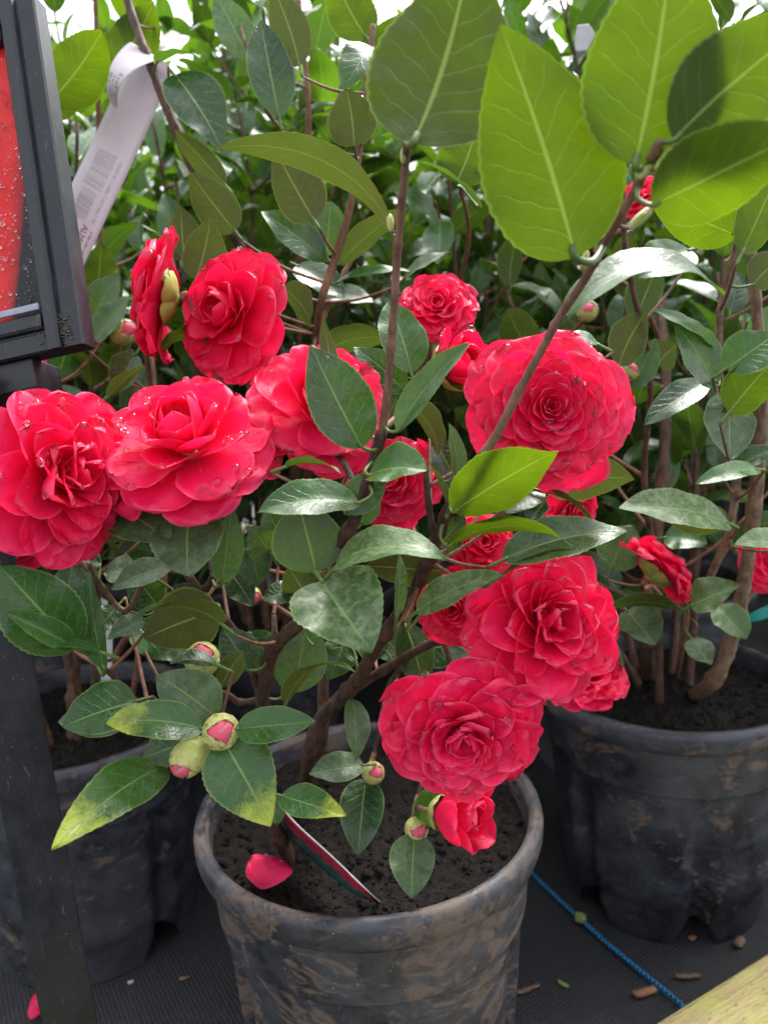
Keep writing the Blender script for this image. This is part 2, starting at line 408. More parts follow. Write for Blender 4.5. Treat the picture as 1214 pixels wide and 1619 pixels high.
class Plant:
    def __init__(s, name, label, loc, group=None, hasgroup=None):
        s.t = thing(name, label, 'potted plant', loc, group); s.samples = []; s.leafcount = 0
    def stem(s, pts, r0, r1, mat='bark', rough=.16, n=7, sides=10, name='branch'):
        r0 *= .82 if r0 > .004 else .92; r1 *= .86
        pts = [p if isinstance(p, Vector) else P(*p) for p in pts]
        sp = catmull(pts, n); m = len(sp)
        rads = [(r0+(r1-r0)*i/(m-1))*(1+(.22*max(0, mnoise.noise(sp[i]*70))) + (.28 if i % 13 == 7 else 0)) for i in range(m)]
        mb = MB(); tube(mb, sp, rads, sides, rough=rough, seed=len(s.samples))
        o = mb.build(name, M[mat], s.t, sp[0])
        s.samples += [(p, pix(p)) for p in sp]
        return o
    def nearest(s, p3, down=True):
        best = None; bd = 1e9
        for q, (x, y, d) in s.samples:
            l_ = (q-p3).length+1e-6; dd = l_*(1+1.2*max(0, (q.z-p3.z+.5*l_)/l_)) if l_ > .03 else l_
            if dd < bd: bd = dd; best = q
        return best, (best-p3).length if best is not None else bd
    def nearpx(s, px, py):
        best = None; bd = 1e9
        for q, (x, y, d) in s.samples:
            dd = math.hypot(x-px, y-py)
            if dd < bd: bd = dd; best = (q, d)
        return best, bd
    def leaf(s, bx, by, tx, ty, w, d0, d1=None, n=(0, .3, 1), bend=.5, fold=.35, mat='leaf', twist=0., wave=.03, pet=True, hi=True, seed=None, drops=0):
        seed = seed if seed is not None else int(bx*7+by*13+tx)
        rn = random.Random(seed)
        if d1 is None: d1 = d0
        B = P(bx, by, d0); T = P(tx, ty, d1); Y = T-B; L = Y.length
        R = frame(Y, CV(n)); Wd = w*(d0+d1)/2/F
        V, Fc, UV = leaf_geo(L, Wd, bend, fold, twist, wave, seed, nu=9 if hi else 7, nv=38 if hi else 20)
        Rn = np.array(R); V = V @ Rn.T + np.array(B)
        mb = MB(); mb.add(V, Fc, UV, 0)
        if pet:
            q, dd = s.nearest(B)
            pr = max(.0011, min(.0022, Wd*.03))
            base_dir = (Vector(V[3*9+4 if hi else 3*7+3])-B).normalized()
            if q is not None and dd < .035:
                mid = (q+B)/2 - base_dir*dd*.18
                tube(mb, catmull([q, mid, B, B+base_dir*L*.06], 5), pr*.9, 6, m=1)
            elif q is not None:
                pe = B-base_dir*.010
                tube(mb, catmull([pe, B+base_dir*L*.05], 3), pr, 6, m=1)
                midp = (q+pe)/2+Vector((0, 0, -.05*dd))
                mt = MB(); sp = catmull([q, midp, pe], 8)
                tube(mt, sp, [.0015-.0006*i/(len(sp)-1) for i in range(len(sp))], 6, rough=.1)
                mt.build('twig', M['barkyoung'], s.t, q)
        o = mb.build('leaf', [M[mat], M['petiole']], s.t, B)
        if drops:
            md = MB(); nu = 9
            for _ in range(drops):
                j = rn.randint(5, 32); i = rn.randint(1, 6); idx = j*nu+i
                a = Vector(V[idx]); nn = (Vector(V[idx+1])-a).cross(Vector(V[idx+nu])-a).normalized()
                if nn.z < 0: continue
                drop(md, a, nn, rn.uniform(.0005, .0014))
            if md.n: tag(md.build('water_drops', M['water'], o, B), None, None, kind='stuff')
        s.leafcount += 1
        return o

_sph = None
def sphere_tpl(nu=8, nv=5):
    V = []
    for j in range(nv):
        th = math.pi*j/(nv-1)
        for i in range(nu):
            ph = 2*math.pi*i/nu; V.append((math.sin(th)*math.cos(ph), math.sin(th)*math.sin(ph), math.cos(th)))
    return np.array(V), [f[::-1] for f in gridfaces(nu, nv, True)]
SPH = sphere_tpl(10, 7); SPL = sphere_tpl(6, 4)
def drop(mb, p, n, r):
    V, Fc = SPH; R = np.array(n.to_track_quat('Z', 'Y').to_matrix())
    A = V*np.array((r, r*random.uniform(.85, 1.15), r*.78)); A = A @ R.T + np.array(p+n*r*.34)
    mb.add(A, Fc)

# ---------------------------------------------------------------- flowers
def petal_geo(L, Wd, th0, th1, cup, r0, z0, phi, notch=.04, ruf=.1, seed=0, nu=11, nv=12, roll=0., cup_tip=None, point=0.0, pw=1.0):
    rn = random.Random(seed); of = Vector((rn.uniform(0, 99), rn.uniform(0, 99), 0))
    V = []; UV = []; r = r0; z = z0; ps = 0
    c, s_ = math.cos(phi), math.sin(phi)
    ct = cup if cup_tip is None else cup_tip
    ex = .36 if point == 0 else .36+.5*point
    tm = .72/(.72+ex); norm = tm**.72*(1-tm)**ex
    for j in range(nv):
        q = j/(nv-1); s = 1-(1-q)**1.7
        th = th0+(th1-th0)*(((s+ps)/2)**pw); ds = (s-ps)*L; ps = s
        r += math.cos(th)*ds; z += math.sin(th)*ds
        th = th0+(th1-th0)*(s**pw)
        w = Wd/2*(max(s, .015)**.72*max(1-s, 0)**ex)/norm
        kk = max(.02, cup+(ct-cup)*s)
        for i in range(nu):
            u = -1+2*i/(nu-1)
            ww = w*(1+.05*mnoise.noise(of+Vector((s*4, u*2, 3))))
            t_ = ww*math.sin(kk*u)/kk; nn = ww*(1-math.cos(kk*u))/kk
            back = notch*L*math.exp(-(u/.16)**2)*max(0, s-.75)/.25 if notch else 0
            rf = ruf*Wd*(.35+abs(u))*(s**1.4)*(mnoise.noise(of+Vector((s*2.6, u*1.9, 0)))*1.1+.5*mnoise.noise(of+Vector((s*6, u*5, 7)))+.16*mnoise.noise(of+Vector((s*4, u*16, 11))))
            nn += rf
            nn += roll*t_
            dl = -back + .03*L*mnoise.noise(of+Vector((u*3, 5, 5)))*s
            rr = r + math.cos(th)*dl - math.sin(th)*nn; zz = z + math.sin(th)*dl + math.cos(th)*nn
            V.append((rr*c-t_*s_, rr*s_+t_*c, zz)); UV.append(((u+1)/2, s))
    return np.array(V), gridfaces(nu, nv), UV

def flower_spec(kind, R, rn):
    """list of petals: (L,W,th0,th1,cup,r0,z0,phi,notch,ruf,roll,cuptip,point)"""
    D = math.radians; out = []; GA = 2.39996
    if kind in ('rosette', 'full'):
        N = 52 if kind == 'rosette' else 46
        for i in range(N):
            t = i/(N-1); phi = i*GA+rn.uniform(-.12, .12)
            if kind == 'rosette':
                L = R*(1.03-.82*t**.85); th1 = D(-32+112*t**1.1); th0 = D(18+60*t); z0 = R*(.02+.20*t)
                Wd = L*(.98 if t < .6 else 1.0); cup = .25+.9*t; ruf = .11*(1-t)+.03
                out.append((L, Wd, th0, th1, cup, R*.10*(1-t)+.01*R, z0, phi, .05, ruf*1.25, 0, .1+1.0*t, .12*t))
            else:
                L = R*(1.03-.72*t**1.05); th1 = D(-30+112*t**1.15)+rn.uniform(-.13, .13); th0 = D(28+58*t); z0 = R*(.02+.16*t)
                Wd = L*(1.04 if t < .5 else .95); cup = .35+1.0*t
                out.append((L, Wd, th0, th1, cup, R*.10*(1-t)+.01*R, z0, phi, .06, .17, rn.uniform(-.25, .25), .15+.9*t, 0))
        if kind == 'full':
            out = out[:39]
            for i in range(4): out.append((R*(.56-.02*i), R*(.50-.03*i), D(36), D(126), 1.15, R*(.035-.005*i), R*.15, i*2.3, 0, .01, 0, .9, .9))
    elif kind == 'cup':
        N = 15
        for i in range(N):
            t = i/(N-1); phi = i*GA+rn.uniform(-.2, .2)
            out.append((R*(1.05-.12*t), R*.95, D(16+20*t), D(-40+44*t), .4, R*.1, R*.02*i/N, phi, .07, .16, rn.uniform(-.1, .1), .1, 0))
        for i in range(13):
            t = i/12; phi = (N+i)*GA+rn.uniform(-.12, .12)
            out.append((R*(.88-.22*t), R*(.80-.22*t), D(35+28*t), D(28+48*t), .75+.5*t, R*.09*(1-t*.5), R*(.05+.07*t), phi, .03, .06, 0, None, .35))
        for i in range(5):
            phi = i*2.3-1.2
            out.append((R*(.86-.02*i), R*(.78-.03*i), D(36), D(126), 1.15, R*(.05-.006*i), R*.12, phi, 0, .01, 0, .9, .9))
    elif kind == 'loose':
        N = 44
        for i in range(N):
            t = i/(N-1); phi = i*GA+rn.uniform(-.3, .3)
            out.append((R*(1.03-.42*t)*rn.uniform(.92, 1.05), R*(.80-.30*t), D(20+52*t), D(-26+96*t)+rn.uniform(-.34, .34), .4+1.0*t, R*.1*(1-t), R*(.02+.15*t), phi, .05, .15, rn.uniform(-.5, .5)*(.3+t), None, .3))
        for i in range(4):
            out.append((R*(.50-.02*i), R*.46, D(30), D(128), 1.2, R*.04, R*.12, i*2.3, 0, .03, 0, .9, .8))
    elif kind == 'half':   # half-open
        for i in range(10):
            t = i/9; phi = i*GA
            out.append((R*(1.55-.3*t), R*1.15, D(30+35*t), D(62+25*t), 1.0+.4*t, R*.12*(1-t), 0, phi, .04, .06, 0, None, .1))
        for i in range(4):
            out.append((R*(1.25-.05*i), R*.95, D(40), D(122), 1.2, R*.05, R*.1, i*2.3, 0, .02, 0, 1.0, .7))
    return out

def flower(pl, px, py, d, face, R, kind, seed, spin=0., mat='petal', ndrops=0, sep=False, hi=True, squash=1.0, conn=True, upv=None, label=None):
    rn = random.Random(seed)
    C = P(px, py, d); Z = CV(face)
    X = (CR @ Vector((1, 0, 0))); X = (X-Z*X.dot(Z)).normalized(); Y = Z.cross(X)
    Rm = np.array(Matrix((X, Y, Z)).transposed()); rs = Matrix.Rotation(spin, 3, 'Z'); Rm = Rm @ np.array(rs)
    Cn = np.array(C)
    def tr(V): return np.asarray(V)*np.array((1, 1, squash)) @ Rm.T + Cn
    # body of the flower: the receptacle cup it grows from
    mb = MB()
    rec = [(0, -.22), (.07, -.20), (.12, -.10), (.13, -.01), (.08, .05), (0, .07)]
    V = []; 
    for (rr, zz) in rec:
        for i in range(12): a = i*math.tau/12; V.append((rr*R*math.cos(a), rr*R*math.sin(a), zz*R))
    mb.add(tr(V), gridfaces(12, len(rec), True))
    fo = mb.build('flower', M['calyx'], pl.t, C)
    if label: fo['label'] = label
    spec = flower_spec(kind, R, rn); allp = []
    for i, (L, Wd, th0, th1, cup, r0, z0, phi, notch, ruf, roll, ct, pt) in enumerate(spec):
        V, Fc, UV = petal_geo(L, Wd, th0, th1, cup, r0, z0, phi, notch, ruf, seed*100+i, 11 if hi else 7, 12 if hi else 8, roll, ct, pt)
        V = tr(V); allp.append((V, i))
        o = link('petal', V, Fc, M[mat], fo, V[:11].mean(0), UV)
    # calyx: overlapping sepals behind
    if sep:
        for i in range(7):
            L = R*(.34+.02*i) if sep is True else R*sep; D = math.radians
            V, Fc, UV = petal_geo(L, L*1.15, D(5+8*(i % 2)), D(70 if kind == 'half' else 42), 1.0, .02*R, -.20*R+.008*R*i, i*2.4, 0, .03, i, 7, 8)
            link('sepal', tr(V), Fc, M['calyx' if i % 3 else 'bud'], fo, tr(V)[0], UV)
    ndrops = int(ndrops*2.0)
    if ndrops:
        md = MB(); k_ = 0
        vis = [a for a in allp]
        tries = 0
        while k_ < ndrops and tries < ndrops*14:
            tries += 1
            V, i = rn.choice(vis[:int(len(vis)*.75)+1])
            nu = 11 if hi else 7
            j = rn.randint(5, (11 if hi else 7)-1); ii = rn.randint(1, nu-2); idx = j*nu+ii
            if idx+nu >= len(V): continue
            a = Vector(V[idx]); nn = (Vector(V[idx+1])-a).cross(Vector(V[idx+nu])-a)
            if nn.length < 1e-12: continue
            nn.normalize()
            if nn.dot((CP-a)) < 0: nn = -nn
            if nn.z < -.2 : continue
            jit = Vector(V[idx+1])-a; a = a + jit*rn.random()*.6
            drop(md, a, nn, rn.choice((.0007, .0009, .0012, .0016, .0024))*rn.uniform(.85, 1.15)); k_ += 1
        if md.n: tag(md.build('water_drops', M['water'], fo, C), None, None, kind='stuff')
    if conn:
        back = C - Z*R*.24
        q, dd = pl.nearest(back)
        if q is not None:
            mt = MB(); sp = catmull([q, (q+back)/2-Z*dd*.12, back - Z*.004, back+Z*R*.06], 6)
            tube(mt, sp, .0021, 7, rough=.12); mt.build('twig', M['barkyoung'], pl.t, q)
    return fo

def bud(pl, px, py, d, face, r, seed, pink=.35, asp=1.15, conn=True):
    rn = random.Random(seed); C = P(px, py, d); Z = CV(face); X = Z.orthogonal().normalized(); Y = Z.cross(X)
    Rm = np.array(Matrix((X, Y, Z)).transposed()) ; Cn = np.array(C)
    tr = lambda V: np.asarray(V) @ Rm.T + Cn
    mb = MB(); V, Fc = sphere_tpl(16, 12); A = V*np.array((r*.93, r*.93, r*asp*.98))
    uv = np.stack([np.arctan2(V[:, 1], V[:, 0])/math.tau+.5, V[:, 2]*.5+.4], 1)
    mb.add(tr(A), Fc, uv); o = mb.build('flower_bud', M['budpink'], pl.t, C)
    ms = MB()
    for i in range(9):
        ph0 = i*2.4+rn.uniform(-.2, .2); t = i/8
        th_end = math.radians((62-44*t) + pink*30*t*(1.3 if i % 3 == 0 else .55)); hw = 1.0
        nu, nv = 9, 11; VV = []; UV = []
        for j in range(nv):
            q = j/(nv-1); th = math.radians(172)*(1-q)+th_end*q
            w = hw*(max(0.0, 1-q**4.5))**.5
            for a in range(nu):
                u = -1+2*a/(nu-1); th2 = th+.10*u*u*q; rr = r*(1.0+.010*(8-i)*.5+.03*q*q*q+.008*math.sin(9*u+i))
                ph = ph0+u*w/max(.42, math.sin(th2))
                VV.append((rr*math.sin(th2)*math.cos(ph), rr*math.sin(th2)*math.sin(ph), rr*asp*math.cos(th2))); UV.append(((u+1)/2, q))
        mm = MB(); mm.add(tr(VV), gridfaces(nu, nv), UV); mm.build('bud_scale', M['bud'], o, C)
    if conn:
        back = C - Z*r*asp; q, dd = pl.nearest(back)
        if q is not None:
            mt = MB(); tube(mt, catmull([q, (q+back)/2-Z*dd*.15, back+Z*r*.2], 6), min(.0019, r*.45), 6, rough=.1); mt.build('twig', M['barkyoung'], pl.t, q)
    return o

# ---------------------------------------------------------------- pot
RIMZ = .271; SOILZ = RIMZ-.024
def pot(parent, cx, cy, rot, mat, R=.15, h=RIMZ, hi=True, seed=0):
    n = 144 if hi else 48
    s = R/.15; rb = .118*s
    def rr_at(z):  # body radius
        return rb+(.137*s-rb)*(z/(h-.026))
    prof = []   # (z, r, flute)
    prof += [(h-.006, .1375*s, 0), (h-.001, .1405*s, 0), (h, .1445*s, 0), (h-.0025, .1485*s, 0), (h-.008, .150*s, 0), (h-.017, .1497*s, 0), (h-.0235, .1478*s, 0), (h-.0255, .1465*s, 0), (h-.0258, .1392*s, 0)]
    zb = h-.0262
    prof += [(zb-.001, .1388*s, 0)]
    for q in (.012, .03, .045, .0525): prof.append((zb-q, rr_at(zb-q)+.0025*s, 0))
    prof.append((zb-.0538, rr_at(zb-.054)+.0026*s, 0)); prof.append((zb-.0552, rr_at(zb-.055)-.0010*s, .05))
    zz = zb-.0562; m = 26 if hi else 9
    for i in range(m+1):
        t = i/m; z = zz*(1-t); fl = min(1, .15+t*2.2); prof.append((z, rr_at(z)-.001*s, fl))
    V = []
    for (z, r, fl) in prof:
        for i in range(n):
            a = math.tau*i/n; g = ((a-rot)/(math.tau/6)) % 1.0; g = min(g, 1-g)*(math.tau/6)     # angle to nearest flute
            dep = math.exp(-(g/.085)**4)*.011*s*fl
            shoulder = math.exp(-((g-.15)/.05)**2)*.0014*fl
            wob = .0012*math.sin(2*a+seed)
            z2 = z
            if fl and z < .034:
                arch = .030*math.sqrt(max(0, 1-(g/.20)**2))
                z2 = max(z, arch)
            low = .004 if (fl and z < .045) else 0
            rad = r-dep+shoulder+wob-low
            V.append((cx+rad*math.cos(a), cy+rad*math.sin(a), z2))
    mb = MB(); mb.add(V, [f[::-1] for f in gridfaces(n, len(prof), True)])
    # inner wall
    inn = [(h-.006, .1375*s), (h-.03, .1352*s), (h-.08, .131*s)]
    V = [(cx+r*math.cos(math.tau*i/n), cy+r*math.sin(math.tau*i/n), z) for z, r in inn for i in range(n)]
    mb.add(V, gridfaces(n, 3, True))
    o = mb.build('pot', mat, parent, (cx, cy, 0))
    # soil
    nr, na = (64, 150) if hi else (10, 32)
    V = []; rng = random.Random(seed)
    for j in range(nr):
        r = .1365*s*(j/(nr-1))**.9
        for i in range(na):
            a = math.tau*i/na; x = r*math.cos(a); y = r*math.sin(a)
            q = Vector((x+cx, y+cy, seed*.3))
            dz = .006*mnoise.noise(q*22)+.0045*mnoise.noise(q*70)+.0035*mnoise.noise(q*170)+(.0022*mnoise.noise(q*420) if hi else 0)
            V.append((cx+x, cy+y, h-.024+dz+.012*math.exp(-(r/.05)**2)))
    ms = MB(); ms.add(V, gridfaces(na, nr, True))
    so_ = ms.build('soil', M['soil'], parent, (cx, cy, h-.024))
    if hi:
        mc = MB(); VS, FS = SPL
        for _ in range(1500):
            r = .132*s*math.sqrt(rng.random()); a = rng.random()*math.tau; x = r*math.cos(a); y = r*math.sin(a)
            q = Vector((x+cx, y+cy, seed*.3)); dz = .006*mnoise.noise(q*22)+.0045*mnoise.noise(q*70)+.012*math.exp(-(r/.05)**2)
            sz = rng.uniform(.0006, .0018)*(2.4 if rng.random() < .12 else 1)
            A = VS*np.array((sz*rng.uniform(.7, 1.6), sz*rng.uniform(.7, 1.4), sz*.8))
            ca, sa = math.cos(a*5), math.sin(a*5); A = A @ np.array(((ca, -sa, 0), (sa, ca, 0), (0, 0, 1))).T
            mc.add(A+np.array((cx+x, cy+y, h-.024+dz+sz*.3)), FS)
        for _ in range(60):   # fibres of bark and root
            r = .12*s*math.sqrt(rng.random()); a = rng.random()*math.tau
            p = Vector((cx+r*math.cos(a), cy+r*math.sin(a), h-.021+.012*math.exp(-(r/.05)**2))); dv = Vector((rng.gauss(0, 1), rng.gauss(0, 1), rng.gauss(0, .3))).normalized()*rng.uniform(.003, .009)
            tube(mc, catmull([p-dv, p+Vector((0, 0, .002)), p+dv], 3), rng.uniform(.0003, .0007), 5)
        tag(mc.build('soil_crumbs', M['soil'], parent, (cx, cy, h-.02)), None, None, kind='stuff')
    return o

# ================================================================ SETTING
gs = MB()
gn = 60
V = []
for j in range(gn+1):
    for i in range(gn+1):
        a = (i/gn*2-1); b = (j/gn*2-1); x = math.copysign(abs(a)**3, a)*60; y = math.copysign(abs(b)**3, b)*60+1
        z = 0 if math.hypot(x, y) > 4 else .0015*mnoise.noise(Vector((x*6, y*6, 0)))
        V.append((x, y, z-.0015))
gs.add(V, gridfaces(gn+1, gn+1)); g = gs.build('ground', M['mat'], None, (0, 0, 0)); g['kind'] = 'structure'

# timber edging in the lower right corner
k = NT('timber'); o = k.obj()
n = k.noise(k.scale(o, (2.0, 40, 40)), 6.0, 6.0, .7, .6); n2 = k.noise(o, 35.0, 5.0, .7); n3 = k.noise(k.scale(o, (3, 14, 14)), 30.0, 3.0)
c = k.mix(k.mr(n, .35, .65), (.52, .42, .20), (.30, .23, .10)); c = k.mix(k.mr(n2, .45, .68, 0, .75), c, (.40, .42, .10)); c = k.mix(k.mr(n3, .6, .72, 0, .7), c, (.06, .045, .03))
M['timber'] = k.done(k.prin(Base_Color=c, Roughness=.75, Normal=k.bump(k.math('ADD', n, n3), .7, .002)))
zt = .10
a = G(1019, 1622, zt); b = G(1216, 1500, zt); dxy = (b-a); dxy.z = 0; dxy.normalize(); nx = Vector((dxy.y, -dxy.x, 0))
tb = MB(); cc = (a+b)/2+dxy*.25+nx*.05; cc.z = zt/2
Vt = []; nseg = 60
for i in range(nseg+1):
    t = -1.0+2.2*i/nseg
    p = a+dxy*t
    for (ox, oz) in ((0.001, 0), (0, .02), (0, zt-.006), (.002, zt-.002), (.006, zt), (.03, zt+.0005), (.06, zt-.0006), (.094, zt), (.099, zt-.004), (.1, 0)):
        w = .0012*mnoise.noise(Vector((t*7, ox*60, oz*30)))+.0007*mnoise.noise(Vector((t*40, ox*90, oz*90)))
        q = p+nx*(ox+w); Vt.append((q.x, q.y, max(0, oz+(w if oz > .01 else 0))))
tb.add(Vt, gridfaces(10, nseg+1))
to = link('timber_edging', (np.array(Vt)-np.array(cc)) @ np.array(Matrix((dxy, -nx, Vector((0, 0, 1))))).T, gridfaces(10, nseg+1), M['timber'], None, (0, 0, 0))
to.location = cc; to.rotation_euler = (0, 0, math.atan2(dxy.y, dxy.x))
tag(to, 'mossy greenish sawn timber edging board crossing the lower right corner', 'timber')

# blue braided rope on the matting, with a mossy knot
k = NT('rope_blue'); s = k.sep(k.uv())
aa = k.math('SINE', k.math('MULTIPLY', k.math('ADD', k.math('MULTIPLY', s[1], 2.0), s[0]), math.tau*2)); bb = k.math('SINE', k.math('MULTIPLY', k.math('SUBTRACT', k.math('MULTIPLY', s[1], 2.0), s[0]), math.tau*2))
h = k.math('MAXIMUM', aa, bb)
c = k.mix(k.mr(h, .35, .95), (.006, .06, .14), (.02, .32, .70)); c = k.mix(k.mr(k.noise(k.pos(), 60.0), .6, .75, 0, .5), c, (.05, .07, .06))
M['rope'] = k.done(k.prin(Base_Color=c, Roughness=.6, Normal=k.bump(h, .9, .0012)))
rp = [G(760, 1310, .003), G(826, 1366, .003), G(862, 1402, .003), G(917, 1453, .004), G(960, 1492, .003), G(1008, 1532, .003), G(1072, 1585, .003), G(1110, 1620, .003), G(1180, 1690, .003)]
rt = thing('rope', 'blue braided rope lying on the black ground fabric with a green knot', 'rope', G(917, 1453, 0))
mb = MB(); sp = catmull(rp, 14); tube(mb, sp, [.0026+.0003*math.sin(i*2.1) for i in range(len(sp))], 14, uvs=48, rough=.10); mb.build('cord', M['rope'], rt, rp[3])
mb = MB(); kc = G(917, 1453, .005)
M['moss'] = simple('moss', (.16, .22, .06), .8, .2, (.8, .002), (.30, .34, .14), 300)
tube(mb, catmull([kc+Vector((.006*math.cos(t*1.9)*(1-.1*t), .005*math.sin(t*1.9), .002+.0014*math.sin(t*2.7))) for t in range(9)], 6), .0031, 8, rough=.2)
mb.build('knot', M['moss'], rt, kc)

# scraps lying about on the matting
M['chip'] = simple('wood_chip', (.36, .20, .12), .8, .2, (.5, .002), (.24, .13, .08), 200)
def flat_scrap(name, mat, px, py, lx, ly, th, ang, seed, label, cat, group=None, z0=0.0):
    c = G(px, py, z0+.002); rn = random.Random(seed); n = 16; V = []
    for zz, sc in ((0, .93), (th*.5, 1.0), (th, .9)):
        for i in range(n):
            a = math.tau*i/n; sx = math.copysign(abs(math.cos(a))**.6, math.cos(a)); sy = math.copysign(abs(math.sin(a))**.6, math.sin(a))
            j = 1+.18*mnoise.noise(Vector((math.cos(a)*2, math.sin(a)*2, seed)))
            x, y = sx*lx*sc*j, sy*ly*sc*j+ .25*ly*math.sin(x_*3 if (x_ := sx) else 0)
            V.append((c.x+x*math.cos(ang)-y*math.sin(ang), c.y+x*math.sin(ang)+y*math.cos(ang), z0+zz+.0003+.0015*abs(sx)*(zz > 0)))
    Fc = gridfaces(n, 3, True)+[tuple(range(n))[::-1], tuple(range(2*n, 3*n))]
    o = link(name, V, Fc, M[mat], None, (c.x, c.y, z0)); tag(o, label, cat, group); return o
flat_scrap('wood_chip', 'chip', 1019, 1569, .0135, .0042, .003, .12, 1, 'pale orange wood chip on the black fabric right beside the blue rope', 'wood chip')
flat_scrap('bark_scrap', 'barkgrey', 1086, 1543, .014, .0028, .002, -.1, 2, 'long thin brown bark scrap between the blue rope and the timber edging', 'bark scrap')
flat_scrap('bark_scrap', 'barkgrey', 1168, 1490, .008, .005, .003, .5, 3, 'small brown bark scrap beside the foot of the right pot', 'bark scrap')
flat_scrap('bark_scrap', 'chip', 1094, 1482, .005, .003, .002, .2, 4, 'tiny bark crumb inside the drainage arch of the right pot', 'bark scrap')
flat_scrap('bark_scrap', 'barkgrey', 835, 1563, .014, .0025, .0015, .3, 5, 'brown bark sliver on the fabric just right of the front pot', 'bark scrap')
flat_scrap('leaf_scrap', 'moss', 890, 1555, .0065, .0025, .001, -.9, 6, 'small bright green leaf scrap on the black ground fabric', 'leaf scrap')
flat_scrap('bark_scrap', 'paper', 207, 1552, .003, .0015, .0015, .3, 7, 'tiny pale crumb by the foot of the left pot', 'bark scrap')
flat_scrap('bark_scrap', 'barkgrey', 292, 1545, .006, .0018, .001, .1, 8, 'thin dull scrap on the fabric right of the left pot', 'bark scrap')
db = MB(); rn = random.Random(5); VS, FS = SPL
for _ in range(1100):
    x = rn.uniform(-.75, .9); y = rn.uniform(.42, 1.5); sz = rn.uniform(.0005, .0016)
    db.add(VS*np.array((sz*rn.uniform(.8, 2.6), sz*rn.uniform(.6, 1.5), sz*.5))+np.array((x, y, .001)), FS)
tag(db.build('debris', simple('debris', (.12, .08, .06), .8, .2, None, (.04, .03, .025), 300), None, (0, .8, 0)), None, None, kind='stuff')

# ================================================================ SHRUBS (potted camellias behind)
VAR = []
for i in range(14):
    rn = random.Random(900+i)
    V, Fc, UV = leaf_geo(1.0, rn.uniform(.44, .54), rn.uniform(.15, 1.1), rn.uniform(.1, .55), rn.uniform(-.5, .5), rn.uniform(.01, .07), 900+i, nu=7, nv=13, teeth=False)
    mb = MB(); mb.add(V, Fc, UV, 0); tube(mb, [Vector((0, -.13, -.015)), Vector((0, -.05, -.003)), Vector((0, .06, .002))], .016, 5, m=1)
    VAR.append((np.concatenate(mb.V), mb.F, np.concatenate(mb.UV), mb.M))
VMESH = {}
def var_mesh(i, mat):
    if (i, mat) not in VMESH:
        V, Fc, UV, mi = VAR[i]; o = link('leaf', V, Fc, [M[mat], M['petiole']], None, (0, 0, 0), UV, True, mi)
        me = o.data; bpy.data.objects.remove(o); VMESH[(i, mat)] = me
    return VMESH[(i, mat)]

